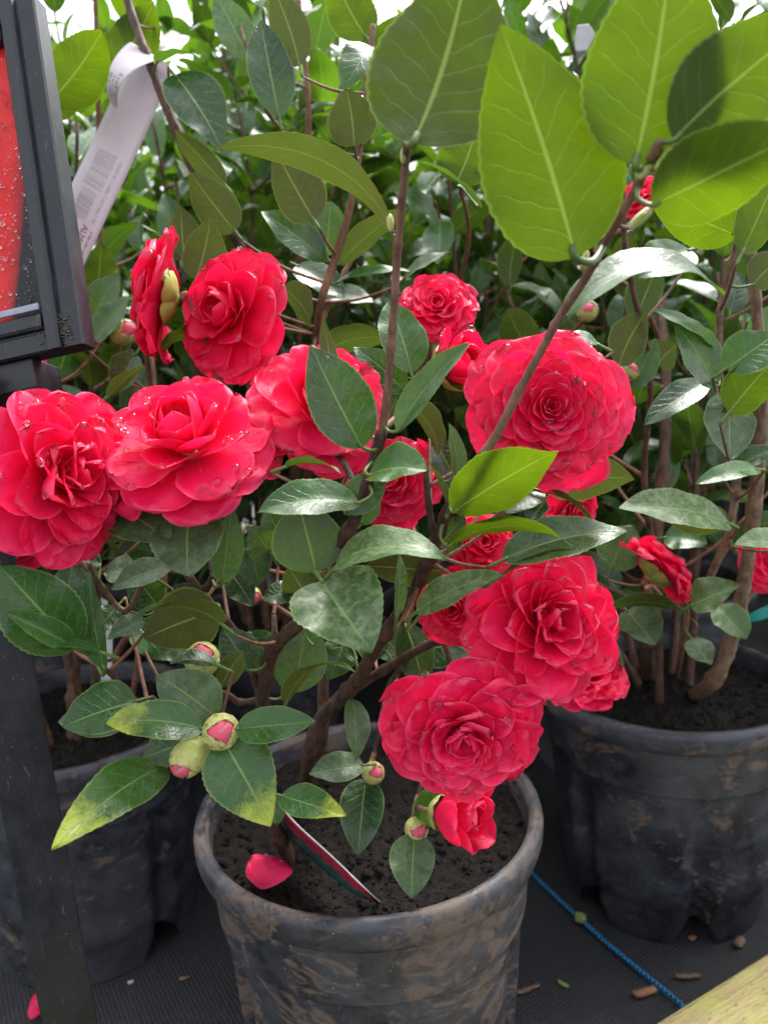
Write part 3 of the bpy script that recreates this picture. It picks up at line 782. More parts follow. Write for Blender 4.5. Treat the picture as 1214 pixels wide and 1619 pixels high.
def shrub(pl, cx, cy, Ht, seed, spread=.2, nst=5, nparts=100, mats=('leaf', 'leaf', 'leafdark'), mind=.72, lsc=1.0, dens=1.0, soil=SOILZ, keep=None, low=.12, stemr=.0055, smat='bark'):
    rn = random.Random(seed); L = []
    def addleaf(p, tw, side_ang, size):
        up = Vector((0, 0, 1)); s1 = tw.orthogonal().normalized(); s1.rotate(Quaternion(tw, side_ang))
        Y = (tw*rn.uniform(.25, .75)+s1*rn.uniform(.6, 1.0)+up*rn.uniform(-.25, .4)).normalized()
        Nh = up+Vector((rn.gauss(0, .35), rn.gauss(0, .35), 0))+tw*.6
        L.append((p, Y, Nh, size*rn.uniform(.8, 1.15)))
    allst = []
    for s in range(nst):
        a = rn.uniform(0, math.tau) if s else 0; r0 = .02+.03*rn.random(); rr = spread*(.25+.75*rn.random()) if s else .03
        b = Vector((cx+r0*math.cos(a), cy+r0*math.sin(a), soil-.01)); h = Ht*(1 if s == 0 else rn.uniform(.72, 1.02))
        pts = []
        for i in range(7):
            t = i/6; pts.append(Vector((b.x+rr*math.cos(a)*t**1.2+rn.gauss(0, .008)*t, b.y+rr*math.sin(a)*t**1.2+rn.gauss(0, .008)*t, b.z+h*t)))
        sp = catmull(pts, 5); allst.append((sp, stemr*rn.uniform(.8, 1.1), .0017))
        tot = 0; kk = 0; acc = 0; acc2 = 0
        for i in range(1, len(sp)):
            seg = (sp[i]-sp[i-1]).length; tot += seg; acc += seg*dens; acc2 += seg*dens; tdir = (sp[i]-sp[i-1]).normalized()
            if tot < low: continue
            if acc > .030 and tot > .45*h: acc = 0; kk += 1; addleaf(sp[i], tdir, kk*2.4, .073*lsc)
            if acc2 > .052 and tot > low and tot < h*.94:
                acc2 = 0; kk += 1
                d = tdir.orthogonal().normalized(); d.rotate(Quaternion(tdir, kk*2.4+rn.uniform(-.4, .4)))
                ln = rn.uniform(.07, .17)*(1.15-.5*tot/h)
                d = (d+Vector((0, 0, rn.uniform(.2, .9)))).normalized()
                q = [sp[i], sp[i]+d*ln*.5+Vector((0, 0, -.004)), sp[i]+d*ln+Vector((0, 0, .02))]
                ts = catmull(q, 4); allst.append((ts, .0021, .0012))
                nl = max(3, int(ln/.022)); 
                for j in range(nl):
                    t = (j+1)/nl*(len(ts)-1); p = ts[min(len(ts)-1, int(t))]; addleaf(p, d, j*2.4, .070*lsc)
                addleaf(ts[-1], d, rn.uniform(0, 6), .070*lsc); 
    for i, (sp, r0, r1) in enumerate(allst):
        pass
    mb = MB()
    for (sp, r0, r1) in allst[0:]:
        if any(camdepth(p) < mind-.05 and 0 < pix(p)[0] < 1214 and pix(p)[1] < 1619 for p in sp) and r0 < .003: continue
        if r0 > .003:
            m2 = MB(); tube(m2, sp, [r0+(r1-r0)*i/(len(sp)-1) for i in range(len(sp))], 8, rough=.15); m2.build('branch', M[smat], pl.t, sp[0])
        else: tube(mb, sp, [r0+(r1-r0)*i/(len(sp)-1) for i in range(len(sp))], 5)
        pl.samples += [(p, pix(p)) for p in sp[::2]]
    if mb.n: tag(mb.build('twigs', M['barkyoung'], pl.t, (cx, cy, soil)), None, None, kind='stuff')
    # leaves: nearest in view become parts of their own, the rest one mass
    out = []
    for (p, Y, Nh, sz) in L:
        mid = p+Y*sz*.6; x, y, d = pix(mid)
        dt = min(d, camdepth(p+Y*sz))
        if dt < mind: continue
        if keep and not keep(x, y, dt, mid): continue
        if mid.z < .03: continue
        out.append((d if -60 < x < 1274 and -60 < y < 1660 else d+50, rn.random(), p, Y, Nh, sz, rn.randrange(14), rn.choice(mats)))
    out.sort(key=lambda q: q[:2])
    ms = {}
    for i, (d, _, p, Y, Nh, sz, vi, mt) in enumerate(out):
        R = frame(Y, Nh); p2 = p+Y*sz*.12
        if i < nparts and pl is not None:
            o = bpy.data.objects.new('leaf', var_mesh(vi, mt)); COL.objects.link(o); o.parent = pl.t
            loc = p2-WPOS[pl.t.name]; o.matrix_local = Matrix.Translation(loc) @ (R.to_4x4()) @ Matrix.Scale(sz, 4)
        else:
            V, Fc, UV, mi = VAR[vi]; A = (V*sz) @ np.array(R).T+np.array(p2)
            b = ms.setdefault(mt, MB()); n0 = b.n; b.V.append(A); b.F += [tuple(q+n0 for q in f) for f in Fc]; b.M += mi; b.UV.append(UV); b.n += len(A)
    for mt, b in ms.items(): tag(b.build('foliage', [M[mt], M['petiole']], pl.t, (cx, cy, soil)), None, None, kind='stuff')

CXM, CYM = -.027, .590
CXR, CYR = .322, .818
CXL, CYL = -.373, .802
PM = {}
def full_pot(pl, cx, cy, rot, seed, dirt=.5, hi=True):
    m = pot_material(seed, dirt); pot(pl.t, cx, cy, rot, m, hi=hi, seed=seed)

MP = Plant('potted_camellia', 'front potted camellia with wide open red flowers and a mud smeared black pot', (CXM, CYM, 0), 'camellias in black plastic pots')
RP = Plant('potted_camellia', 'potted camellia behind on the right, its black pot standing beside the blue rope', (CXR, CYR, 0), 'camellias in black plastic pots')
LP = Plant('potted_camellia', 'potted camellia on the left whose black pot stands behind the black sign post', (CXL, CYL, 0), 'camellias in black plastic pots')
def facing(cx, cy): return math.atan2(-cy, -cx)
full_pot(MP, CXM, CYM, math.radians(-87), 3, .68)
full_pot(RP, CXR, CYR, math.radians(-90+(-2)), 8, .28)
full_pot(LP, CXL, CYL, math.radians(-90+33+25), 14, .25)

# ---------------------------------------------------------------- front plant: branches
sb = lambda x, y: G(x, y, SOILZ-.008)
t1 = sb(466, 1372)
MP.stem([t1, P(447, 1335, (camdepth(t1)-.008)), P(425, 1280, .575), P(412, 1200, .555), P(415, 1115, .53), P(426, 1040, .505), P(450, 1005, .49), P(487, 972, .475), P(512, 915, .45), P(535, 870, .435), P(556, 830, .42), P(573, 790, .41), P(590, 735, .40), P(604, 680, .392)], .0070, .0036, 'barkdark', .28, 6, 12)
MP.stem([P(590, 735, .40), P(604, 680, .392), P(614, 600, .385), P(622, 500, .372), P(628, 400, .358), P(637, 300, .34), P(643, 228, .33), P(650, 170, .32)], .0025, .0020, 'barktwig', .09, 8, 12)
t2 = sb(484, 1246)
MP.stem([t2, P(490, 1195, .60), P(505, 1140, .578), P(540, 1103, .56), P(572, 1065, .54), P(592, 1025, .52), P(628, 975, .49), P(655, 935, .465), P(688, 862, .43), P(704, 815, .41), P(716, 790, .40)], .0075, .0036, 'barkdark', .26, 6, 12)
MP.stem([P(704, 815, .41), P(716, 790, .40), P(745, 745, .385), P(782, 692, .37), P(815, 628, .36), P(852, 560, .35), P(885, 500, .337), P(925, 440, .325), P(965, 370, .31), P(1008, 292, .295), P(1042, 222, .28)], .0028, .0018, 'barktwig', .10, 8, 12)
MP.stem([sb(478, 1250), P(508, 1170, .625), P(511, 1090, .61), P(512, 1010, .60), P(516, 930, .585), P(510, 850, .57), P(500, 780, .56)], .0066, .003, 'bark', .15)
MP.stem([P(548, 1098, .557), P(605, 1060, .55), P(655, 1030, .54), P(705, 1005, .525), P(735, 990, .51), P(780, 975, .50)], .0046, .0026, 'barkdark', .22)
MP.stem([P(412, 1098, .528), P(395, 1045, .515), P(368, 995, .50), P(350, 975, .49), P(318, 935, .48), P(293, 905, .47), P(262, 872, .455), P(225, 850, .45)], .0042, .0022, 'bark', .25)
MP.stem([P(318, 935, .48), P(335, 915, .475), P(334, 870, .485), P(345, 800, .50)], .0024, .0018, 'barkdark')
MP.stem([P(431, 1028, .503), P(434, 1000, .50), P(433, 972, .497)], .0024, .0019, 'barkgrey')
MP.stem([P(513, 912, .45), P(512, 870, .452), P(515, 815, .452)], .0026, .0018, 'barkdark')
MP.stem([P(416, 1105, .53), P(380, 1110, .535), P(350, 1095, .53), P(300, 1100, .52), P(235, 1115, .50), P(205, 1100, .48), P(180, 1070, .46), P(150, 1045, .44), P(130, 1020, .43)], .0028, .0016, 'bark')
MP.stem([P(688, 862, .43), P(678, 800, .42), P(672, 740, .42)], .0024, .0016, 'barkdark')
MP.stem([P(412, 1150, .54), P(395, 1180, .52), P(375, 1185, .48), P(352, 1180, .46), P(335, 1178, .445)], .0030, .0022, 'bark')
MP.stem([P(650, 1035, .54), P(615, 1085, .56), P(600, 1150, .575), P(590, 1200, .59)], .0022, .0016, 'bark')
MP.stem([P(700, 1010, .53), P(715, 1060, .53), P(720, 1110, .53), P(680, 1200, .54), P(660, 1260, .54)], .0026, .0018, 'bark')
MP.stem([P(300, 905, .475), P(240, 905, .49), P(200, 965, .50), P(160, 925, .49), P(140, 890, .46)], .0024, .0018, 'barkgrey')
MP.stem([P(573, 790, .41), P(545, 735, .42), P(520, 700, .44)], .0024, .0018, 'barkdark')
MP.stem([P(604, 680, .392), P(650, 640, .42), P(672, 622, .46)], .0020, .0016, 'barkyoung')

# ---------------------------------------------------------------- front plant: flowers
fl = lambda *a, **k: flower(MP, *a, **k)
fl(84, 752, .405, (.86, .05, .50), .0490, 'loose', 11, .4, ndrops=60, sep=True, squash=.85)
fl(302, 718, .425, (-.04, .62, .78), .0475, 'cup', 22, 1.57, ndrops=70, sep=True)
fl(374, 500, .50, (-.5, .05, .86), .0415, 'cup', 33, 2.2, mat='petaldeep', ndrops=34, squash=.8)
fl(268, 472, .50, (-1, .12, .12), .0425, 'full', 44, 1.0, mat='petaldeep', ndrops=14, sep=.5, squash=.75)
fl(503, 650, .445, (.22, .42, .88), .0395, 'cup', 55, 2.9, ndrops=40, sep=True)
fl(692, 495, .56, (-.1, .35, .93), .029, 'full', 66, .5, ndrops=12, sep=True)
fl(700, 592, .47, (.62, .35, .66), .0225, 'half', 77, .5, mat='petaldeep', ndrops=14, sep=.95)
fl(862, 650, .43, (-.02, .02, 1), .0462, 'rosette', 88, .2, ndrops=85, sep=True)
fl(622, 768, .475, (-.25, .25, .92), .0300, 'full', 99, 0, ndrops=30, sep=True)
fl(898, 800, .49, (.5, -.35, .75), .0205, 'full', 110, 0, mat='petaldeep', ndrops=8, sep=.6)
fl(848, 985, .445, (.30, .22, .92), .0495, 'loose', 121, .9, ndrops=22, sep=True)
fl(729, 1140, .435, (-.02, -.36, .93), .0440, 'full', 132, .3, ndrops=26, sep=True)
fl(688, 1283, .50, (.72, .08, .50), .0285, 'half', 143, .8, mat='petaldeep', ndrops=4, sep=.55)
fl(760, 862, .52, (.1, .3, .9), .022, 'full', 154, .8, mat='petaldeep', sep=True)
fl(722, 962, .51, (-.3, .1, .9), .026, 'full', 165, .8, mat='petaldeep', sep=True)
fl(35, 840, .48, (-.3, -.2, .9), .024, 'full', 176, .8, mat='petaldeep', sep=True)
# buds
bud(MP, 350, 1157, .405, (.12, .25, .95), .0099, 1, pink=.12, asp=1.05)
bud(MP, 300, 1197, .41, (-.55, -.55, .6), .0096, 2, pink=.4, asp=1.3)
bud(MP, 320, 1043, .46, (.2, .6, .7), .0105, 3, pink=0)
bud(MP, 590, 1222, .56, (.3, .3, .9), .0082, 4, pink=.0)
bud(MP, 658, 1311, .52, (.2, .1, .9), .0080, 5, pink=0)
bud(MP, 400, 905, .56, (-.1, -.3, .9), .0085, 6, pink=.8)
bud(MP, 398, 942, .6, (.3, -.2, .9), .0075, 7, pink=.8)
bud(MP, 1028, 252, .288, (.5, .86, .1), .0029, 8, pink=0, asp=2.9)
bud(MP, 1012, 262, .292, (.1, .95, .1), .0020, 9, pink=0, asp=2.9)
bud(MP, 1052, 250, .285, (.6, .7, .2), .0020, 10, pink=0, asp=2.9)
bud(MP, 1012, 345, .305, (.72, .66, .0), .0021, 11, pink=0, asp=3.2)
bud(MP, 924, 412, .325, (.25, .95, .1), .0016, 12, pink=0, asp=2.9)
bud(MP, 638, 245, .332, (.1, 1, 0), .0015, 13, pink=0, asp=2.6)
bud(MP, 617, 352, .352, (-.1, 1, 0), .0017, 14, pink=0, asp=2.6)

# ---------------------------------------------------------------- front plant: leaves, one by one
U = (0, .25, -1)
H = MP.leaf
# the five big backlit leaves close overhead
H(652, 228, 742, -75, 243, .31, .33, (.1, .35, -1), .35, .16, 'leafnear', wave=.02)
H(910, 408, 790, 38, 236, .30, .28, (-.1, .4, -1), .3, .12, 'leafnear', wave=.02)
H(1003, 262, 1062, -95, 232, .285, .27, (.05, .4, -1), .3, .12, 'leafnear', wave=.015)
H(1064, 222, 1300, 20, 168, .28, .275, (.1, .4, -1), .3, .12, 'leafnear')
H(1030, 325, 1275, 205, 150, .285, .265, (-.1, .5, -.85), .35, .2, 'leafnear')
H(888, 512, 1144, 466, 112, .34, .345, (-.35, .78, .55), 1.8, .3, 'leaf', wave=.03, twist=-.3)
H(622, 372, 344, 236, 78, .355, .36, (.25, .95, -.30), 1.6, .12, 'leafolive', twist=-.4)
# centre cluster
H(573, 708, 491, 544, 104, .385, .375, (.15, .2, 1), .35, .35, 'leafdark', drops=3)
H(588, 690, 512, 503, 46, .40, .41, (-.6, .2, -.8), .8, .3, 'leafolive')
H(628, 682, 741, 542, 58, .385, .38, (-.45, .5, .85), .35, .5, 'leaf')
H(650, 590, 614, 477, 80, .45, .46, (.3, .2, 1), .3, .25, 'leaf')
H(640, 620, 558, 548, 62, .47, .47, (0, .4, 1), .3, .25, 'leaf')
H(583, 752, 676, 745, 92, .375, .36, (-.15, .8, .75), .7, .45, 'leaf')
H(568, 795, 407, 811, 80, .38, .36, (.05, .68, .75), .75, .4, 'leaf', drops=2)
H(452, 738, 540, 748, 40, .40, .385, (0, .9, -.2), .9, .3, 'leafolive')
H(545, 810, 612, 742, 60, .41, .41, (.2, .5, .9), .3, .3, 'leaf')
H(652, 642, 692, 722, 66, .43, .41, (.5, .6, -.6), 1.0, .4, 'leafolive')
H(722, 800, 708, 668, 52, .40, .385, (.7, .2, .65), .5, .3, 'leafolive')
H(706, 818, 668, 722, 30, .40, .40, (.8, .3, -.2), .9, .3, 'leafolive')
H(716, 810, 882, 712, 118, .385, .355, (-.1, .55, -.85), .35, .22, 'leafnear')
H(706, 864, 905, 863, 62, .40, .375, (0, .9, -.42), 1.3, .2, 'leafnear')
H(795, 885, 997, 840, 92, .41, .41, (-.1, .8, .7), .55, .3, 'leaf')
H(790, 912, 960, 885, 50, .41, .40, (0, .9, -.3), .9, .2, 'leafolive')
H(862, 778, 938, 832, 46, .43, .42, (.3, .8, -.1), .8, .3, 'leafdark')
H(850, 770, 800, 812, 50, .44, .42, (0, .6, .8), .4, .3, 'leafgrey')
H(528, 900, 706, 886, 96, .395, .37, (0, .82, .62), 1.35, .3, 'leafpale', twist=.2)
H(508, 918, 588, 1032, 150, .40, .375, (.1, .62, .85), .75, .45, 'leafpale')
H(500, 905, 470, 792, 118, .43, .415, (0, .2, -1), .3, .15, 'leafgrey')
H(490, 950, 455, 895, 70, .455, .45, (0, .4, -1), .3, .2, 'leafolive')
H(470, 935, 415, 948, 52, .46, .455, (.1, .8, .6), .6, .3, 'leafdark')
H(627, 975, 630, 872, 34, .42, .41, (.75, .1, .65), .4, .4, 'leafpale')
H(700, 905, 575, 895, 74, .45, .45, (0, .5, -.9), .4, .2, 'leafolive')
H(658, 968, 792, 908, 66, .41, .40, (-.2, .8, .65), .8, .25, 'leafpale')
H(660, 978, 745, 930, 40, .42, .42, (0, .9, -.3), .8, .2, 'leafdark')
H(452, 1112, 562, 1065, 60, .47, .44, (-.3, .85, -.3), 1.7, .2, 'leafolive')
H(462, 1095, 482, 975, 84, .53, .53, (.2, .3, 1), .3, .2, 'leafgrey')
H(556, 1105, 562, 1205, 50, .55, .53, (.7, .3, .8), .6, .3, 'leafgrey')
H(575, 1210, 488, 1224, 56, .55, .54, (0, .8, .6), .5, .3, 'leafgrey')
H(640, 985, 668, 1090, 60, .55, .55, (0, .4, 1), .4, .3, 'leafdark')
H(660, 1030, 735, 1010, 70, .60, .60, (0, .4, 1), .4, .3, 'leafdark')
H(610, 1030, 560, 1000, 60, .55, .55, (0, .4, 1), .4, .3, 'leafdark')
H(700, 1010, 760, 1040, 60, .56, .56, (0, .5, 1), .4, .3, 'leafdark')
H(570, 830, 590, 760, 50, .43, .43, (.3, .4, 1), .4, .3, 'leaf')
H(690, 700, 725, 770, 60, .47, .47, (.3, .4, 1), .4, .3, 'leafdark')
H(640, 600, 600, 680, 56, .48, .48, (.3, .4, 1), .4, .3, 'leafdark')
H(495, 1020, 190+380, 990, 36, .47, .46, (0, .9, .3), .4, .5, 'leafyel')
# left side
H(300, 812, 298, 912, 118, .425, .40, (0, .42, .95), .35, .2, 'leafgrey', drops=6)
H(352, 922, 368, 798, 54, .455, .45, (.6, .2, .8), .3, .3, 'leafgrey')
H(182, 800, 270, 857, 96, .43, .41, (0, .6, .85), .4, .25, 'leafgrey', drops=12)
H(165, 855, 262, 872, 40, .435, .42, (0, .9, -.3), .8, .2, 'leafolive')
H(122, 1026, 1, 895, 118, .405, .385, (.1, .35, 1), .3, .3, 'leaf')
H(116, 1022, 10, 968, 44, .395, .375, (.1, .6, .9), .5, .9, 'leaf')
H(166, 1058, 143, 900, 56, .41, .41, (-.45, .15, .9), .3, .35, 'leaf')
H(162, 1032, 48, 1028, 34, .40, .38, (0, .9, .35), .6, .5, 'leaf')
H(100, 985, 115, 890, 70, .46, .46, (.2, .3, 1), .3, .2, 'leafdark')
H(217, 1108, 99, 1150, 92, .43, .41, (-.05, .6, .85), .7, .3, 'leaf')
H(205, 1130, 92, 1142, 66, .45, .43, (0, .5, .9), .4, .3, 'leafgrey')
H(322, 1152, 168, 1143, 70, .405, .39, (.0, .72, .75), .45, .35, 'leafyel')
H(342, 1135, 246, 1068, 92, .42, .41, (.1, .45, .95), .4, .25, 'leafgrey')
H(374, 1152, 499, 1140, 62, .40, .39, (0, .62, .8), .4, .35, 'leaf', drops=1)
H(352, 1170, 428, 1307, 112, .405, .38, (-.05, .5, .9), .35, .25, 'leafyel', drops=2)
H(262, 1213, 82, 1342, 84, .425, .34, (.25, .55, .8), .75, .25, 'leafyel', wave=.05)
H(305, 1172, 225, 1200, 62, .43, .42, (0, .7, .8), .4, .3, 'leafgrey')
H(240, 1165, 250, 1110, 40, .44, .44, (0, .2, -1), .3, .2, 'leafolive')
H(352, 988, 205, 985, 78, .435, .40, (.1, .8, -.5), 1.45, .25, 'leafolive', twist=.6)
H(345, 965, 228, 1010, 108, .47, .46, (0, .3, -1), .3, .2, 'leafolive')
H(272, 895, 176, 932, 56, .48, .47, (0, .7, .7), .8, .3, 'leafgrey')
H(210, 905, 165, 905, 60, .50, .50, (0, .7, .7), .4, .3, 'leafgrey')
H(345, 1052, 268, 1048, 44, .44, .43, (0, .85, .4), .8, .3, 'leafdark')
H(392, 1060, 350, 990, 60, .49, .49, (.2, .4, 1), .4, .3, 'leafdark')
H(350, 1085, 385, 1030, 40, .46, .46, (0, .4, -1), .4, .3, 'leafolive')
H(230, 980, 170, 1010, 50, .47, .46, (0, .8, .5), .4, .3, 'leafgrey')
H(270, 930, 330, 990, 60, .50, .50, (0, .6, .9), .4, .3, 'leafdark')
H(445, 1258, 548, 1290, 58, .53, .50, (.1, .75, .7), .5, .3, 'leafyel')
H(428, 1255, 438, 1305, 44, .56, .56, (0, .3, 1), .4, .2, 'leafgrey')
H(578, 1232, 566, 1352, 70, .57, .54, (0, .55, .9), .55, .3, 'leafdark')
H(656, 1318, 651, 1421, 72, .515, .49, (0, .45, .9), .2, .15, 'leafgrey')
H(668, 1302, 716, 1232, 62, .52, .51, (.2, .4, .9), .3, .3, 'leaf')
H(860, 1110, 905, 1078, 28, .45, .43, (0, .8, .6), .4, .3, 'leafyel')
H(862, 770, 1003, 757, 84, .45, .45, (.1, .5, -.85), .4, .3, 'leafolive')
H(945, 545, 885, 530, 40, .47, .47, (0, .8, .6), .4, .3, 'leaf')
H(312, 520, 248, 568, 48, .52, .51, (0, .9, -.2), .9, .2, 'leafdark')
H(170, 628, 227, 578, 30, .46, .45, (-.7, .4, -.4), .5, .3, 'leafolive')
H(395, 850, 410, 925, 60, .52, .52, (0, .5, .9), .4, .3, 'leafdark')
H(330, 850, 395, 870, 60, .50, .50, (0, .6, .9), .4, .3, 'leafdark')


# more of its smaller leaves between the branches
for i, (bx, by, tx, ty, w, d) in enumerate(((250, 960, 205, 905, 58, .53), (215, 985, 262, 1045, 52, .55), (300, 1010, 250, 1040, 50, .54), (185, 960, 150, 1000, 44, .54),
        (395, 1000, 440, 1060, 56, .54), (430, 880, 395, 830, 56, .52), (360, 900, 400, 960, 50, .53), (545, 1010, 520, 1075, 56, .56), (600, 1000, 640, 1045, 60, .58),
        (690, 870, 735, 815, 52, .47), (745, 800, 700, 760, 48, .47), (560, 700, 520, 740, 46, .47), (640, 1075, 700, 1110, 44, .58), (455, 870, 420, 800, 60, .54), (250, 870, 290, 800, 62, .50), (150, 870, 120, 920, 50, .50))):
    H(bx, by, tx, ty, w, d, d-.01, (.2*math.sin(i*2), .35+.3*math.cos(i), 1), .4+.2*math.sin(i*3), .3, ('leafdark', 'leaf', 'leafgrey')[i % 3], wave=.06)

# ---------------------------------------------------------------- the plant behind the front one
BP = Plant('potted_camellia', 'tall camellia right behind the front plant, its brown stem carrying the white paper label', (-.20, 1.12, 0), 'camellias in black plastic pots')
full_pot(BP, -.20, 1.12, .3, 21, .3, hi=False)
BP.stem([Vector((-.2, 1.12, SOILZ)), P(470, 800, .98), P(440, 550, .82), P(380, 392, .70), P(345, 345, .68), P(300, 255, .665), P(262, 165, .662), P(244, 118, .66), P(222, 60, .66), P(200, -5, .66), P(185, -60, .66)], .0066, .0040, 'bark', .14, 6, 10)
BP.stem([Vector((-.18, 1.12, SOILZ)), P(485, 760, .95), P(500, 530, .64), P(528, 415, .60), P(548, 350, .59), P(562, 280, .58), P(578, 160, .575), P(583, 100, .57), P(590, 40, .57)], .0044, .0024, 'barkyoung', .1)
BP.stem([Vector((-.17, 1.13, SOILZ)), P(470, 600, 1.0), P(478, 380, .85), P(488, 190, .78), P(478, 60, .76), P(470, -30, .75)], .005, .0022, 'barkyoung', .1)
BP.stem([P(150, 560, .78), P(158, 400, .74), P(156, 170, .70), P(153, 60, .69), P(150, -40, .68)], .0032, .0022, 'barkyoung', .1)
BP.stem([P(100, 600, .76), P(72, 400, .70), P(58, 200, .67), P(50, 20, .66), P(40, -60, .66)], .0032, .0022, 'barkyoung', .1)
BP.stem([P(560, 720, .98), P(680, 560, .86), P(738, 400, .70), P(727, 294, .61)], .0032, .0018, 'barkyoung', .1)
BP.stem([P(500, 530, .64), P(545, 430, .66), P(575, 390, .66)], .0025, .0018, 'barkyoung')
BP.stem([P(488, 250, .78), P(425, 180, .72), P(395, 90, .66), P(380, 40, .66)], .0024, .0016, 'barkgrey')
def keepR(x, y, d, p): return not (y > 985 and 850 < x < 1300) and not (y > 700 and 860 < x < 1180 and d < .80) and d > .70
def keepL(x, y, d, p): return y < 1010 and d > .72
def keepB(x, y, d, p): return y < 930 and d > .74
shrub(BP, -.20, 1.12, .95, 53, .26, 8, 60, mind=.74, keep=keepB, mats=('leaf', 'leafdark', 'leaf', 'leafback'), lsc=.95)
B = BP.leaf
bud(BP, 545, 205, .56, (-.9, .35, .1), .0036, 15, pink=0, asp=2.6)
B(497, 348, 432, 230, 84, .56, .56, (.2, .25, -1), .5, .25, 'leafolive')
B(560, 232, 547, 138, 80, .55, .54, (.1, .3, -1), .3, .25, 'leafolive')
B(595, 78, 545, 142, 66, .52, .50, (.2, .85, .5), 1.0, .4, 'leaf')
B(442, 188, 412, 32, 74, .60, .60, (.2, .3, .95), .3, .3, 'leafdark', drops=8)
B(474, 104, 430, -25, 66, .60, .60, (.2, .2, -1), .3, .25, 'leafolive')
B(516, 405, 522, 318, 62, .60, .60, (0, .3, 1), .3, .25, 'leafgrey')
B(515, 412, 412, 334, 66, .60, .58, (-.1, .5, .9), .4, .25, 'leaf')
B(536, 418, 645, 328, 46, .60, .58, (-.3, .7, -.6), .8, .3, 'leafolive')
B(530, 448, 652, 430, 46, .60, .58, (0, .8, .6), .6, .3, 'leaf')
B(640, 440, 713, 398, 46, .58, .57, (0, .8, .6), .5, .3, 'leafgrey')
B(505, 560, 612, 536, 60, .60, .58, (0, .8, -.55), 1.2, .25, 'leafolive')
B(448, 456, 492, 518, 62, .58, .56, (.6, .5, -.6), .7, .3, 'leafolive')
B(470, 420, 545, 470, 60, .66, .64, (0, .6, .8), .5, .3, 'leafdark')
B(505, 470, 592, 480, 56, .66, .64, (0, .7, .7), .5, .3, 'leafdark')
B(276, 118, 352, 238, 88, .63, .62, (.1, .3, 1), .35, .3, 'leafdark')
B(248, 100, 318, 92, 48, .64, .62, (.2, .85, .5), .8, .3, 'leafgrey')
B(372, 366, 300, 272, 68, .62, .60, (-.2, .4, -.9), .6, .3, 'leafolive')
B(356, 292, 276, 205, 40, .64, .62, (-.4, .6, -.4), .5, .3, 'leafolive')
B(310, 442, 333, 344, 74, .58, .57, (.1, .2, -1), .3, .3, 'leafolive')
B(292, 412, 286, 324, 62, .62, .62, (.1, .2, -1), .3, .25, 'leafolive')
B(282, 402, 222, 356, 36, .62, .60, (-.3, .7, .5), .5, .3, 'leafgrey')
B(575, 130, 640, 20, 70, .62, .62, (0, .3, -1), .3, .2, 'leafnear')
B(580, 60, 520, -60, 76, .60, .60, (0, .3, -1), .3, .2, 'leafnear')
B(470, 40, 530, 0, 50, .66, .66, (0, .8, .5), .4, .2, 'leafgrey')
B(395, 95, 340, -10, 60, .66, .66, (0, .3, 1), .3, .2, 'leafgrey')
B(75, 165, 162, 48, 92, .62, .60, (-.2, .4, -1), .4, .3, 'leafnear', pet=True)
B(80, 190, 130, 60, 70, .66, .64, (.2, .3, -1), .4, .3, 'leafnear')
B(172, 125, 244, 2, 92, .70, .68, (.1, .3, -1), .35, .2, 'leafnear')
B(75, 340, 95, 230, 50, .66, .64, (.2, .3, -1), .4, .3, 'leafnear')
B(240, 30, 165, -30, 60, .70, .68, (.1, .5, -1), .35, .2, 'leafnear')
B(720, 290, 752, 205, 90, .60, .60, (.2, .4, -1), .5, .2, 'leafnear')
B(760, 330, 660, 255, 50, .60, .58, (0, .8, .4), .7, .3, 'leafgrey')
# ---------------------------------------------------------------- right plant
RP.stem([G(1095, 1100, SOILZ), P(1128, 1075, .74), P(1152, 1020, .70), P(1168, 960, .67), P(1182, 880, .64), P(1195, 770, .60), P(1203, 640, .57), P(1200, 540, .55), P(1190, 440, .54), P(1180, 330, .53), P(1183, 280, .53)], .0095, .003, 'barkgrey', .2, 7, 12)
RP.stem([P(1160, 990, .69), P(1120, 930, .66), P(1150, 850, .62), P(1163, 770, .60), P(1163, 710, .59), P(1148, 640, .57), P(1135, 585, .55), P(1137, 500, .53), P(1150, 440, .52), P(1165, 380, .51), P(1178, 310, .50)], .0045, .0022, 'barkgrey', .2)
RP.stem([G(1025, 1075, SOILZ), P(1022, 1010, .80), P(1030, 900, .79), P(1048, 740, .78), P(1052, 600, .78), P(1045, 500, .80), P(1030, 400, .82)], .0105, .004, 'bark', .2)
RP.stem([G(1010, 1090, SOILZ), P(985, 1040, .74), P(962, 1010, .70), P(948, 1000, .68)], .0036, .0024, 'bark')
RP.stem([G(1068, 1075, SOILZ), P(1078, 1020, .76), P(1085, 960, .72), P(1060, 930, .68), P(1030, 925, .66)], .0034, .0022, 'barkyoung')
RP.stem([P(1052, 560, .78), P(1010, 470, .70), P(950, 420, .66), P(930, 330, .66)], .003, .002, 'barkyoung')
shrub(RP, CXR, CYR, .62, 51, .26, 6, 70, mind=.72, keep=keepR, mats=('leaf', 'leafdark', 'leaf', 'leafolive'))
R_ = RP.leaf
R_(1165, 372, 1028, 318, 84, .49, .49, (0, .5, -.85), .3, .2, 'leafnear')
R_(1172, 400, 1250, 225, 72, .47, .47, (-.2, .2, -1), .3, .2, 'leafnear')
R_(1130, 610, 1062, 508, 80, .53, .52, (.1, .35, 1), .3, .3, 'leafgrey')
R_(1128, 548, 1028, 490, 46, .53, .52, (-.1, .7, .7), .5, .3, 'leaf')
R_(1146, 584, 1225, 528, 78, .50, .49, (-.1, .5, .85), .5, .3, 'leaf')
R_(1152, 652, 1240, 552, 84, .50, .49, (-.1, .3, -1), .3, .25, 'leafnear')
R_(1150, 622, 1152, 728, 84, .58, .56, (.1, .3, 1), .2, .1, 'leafgrey', drops=3)
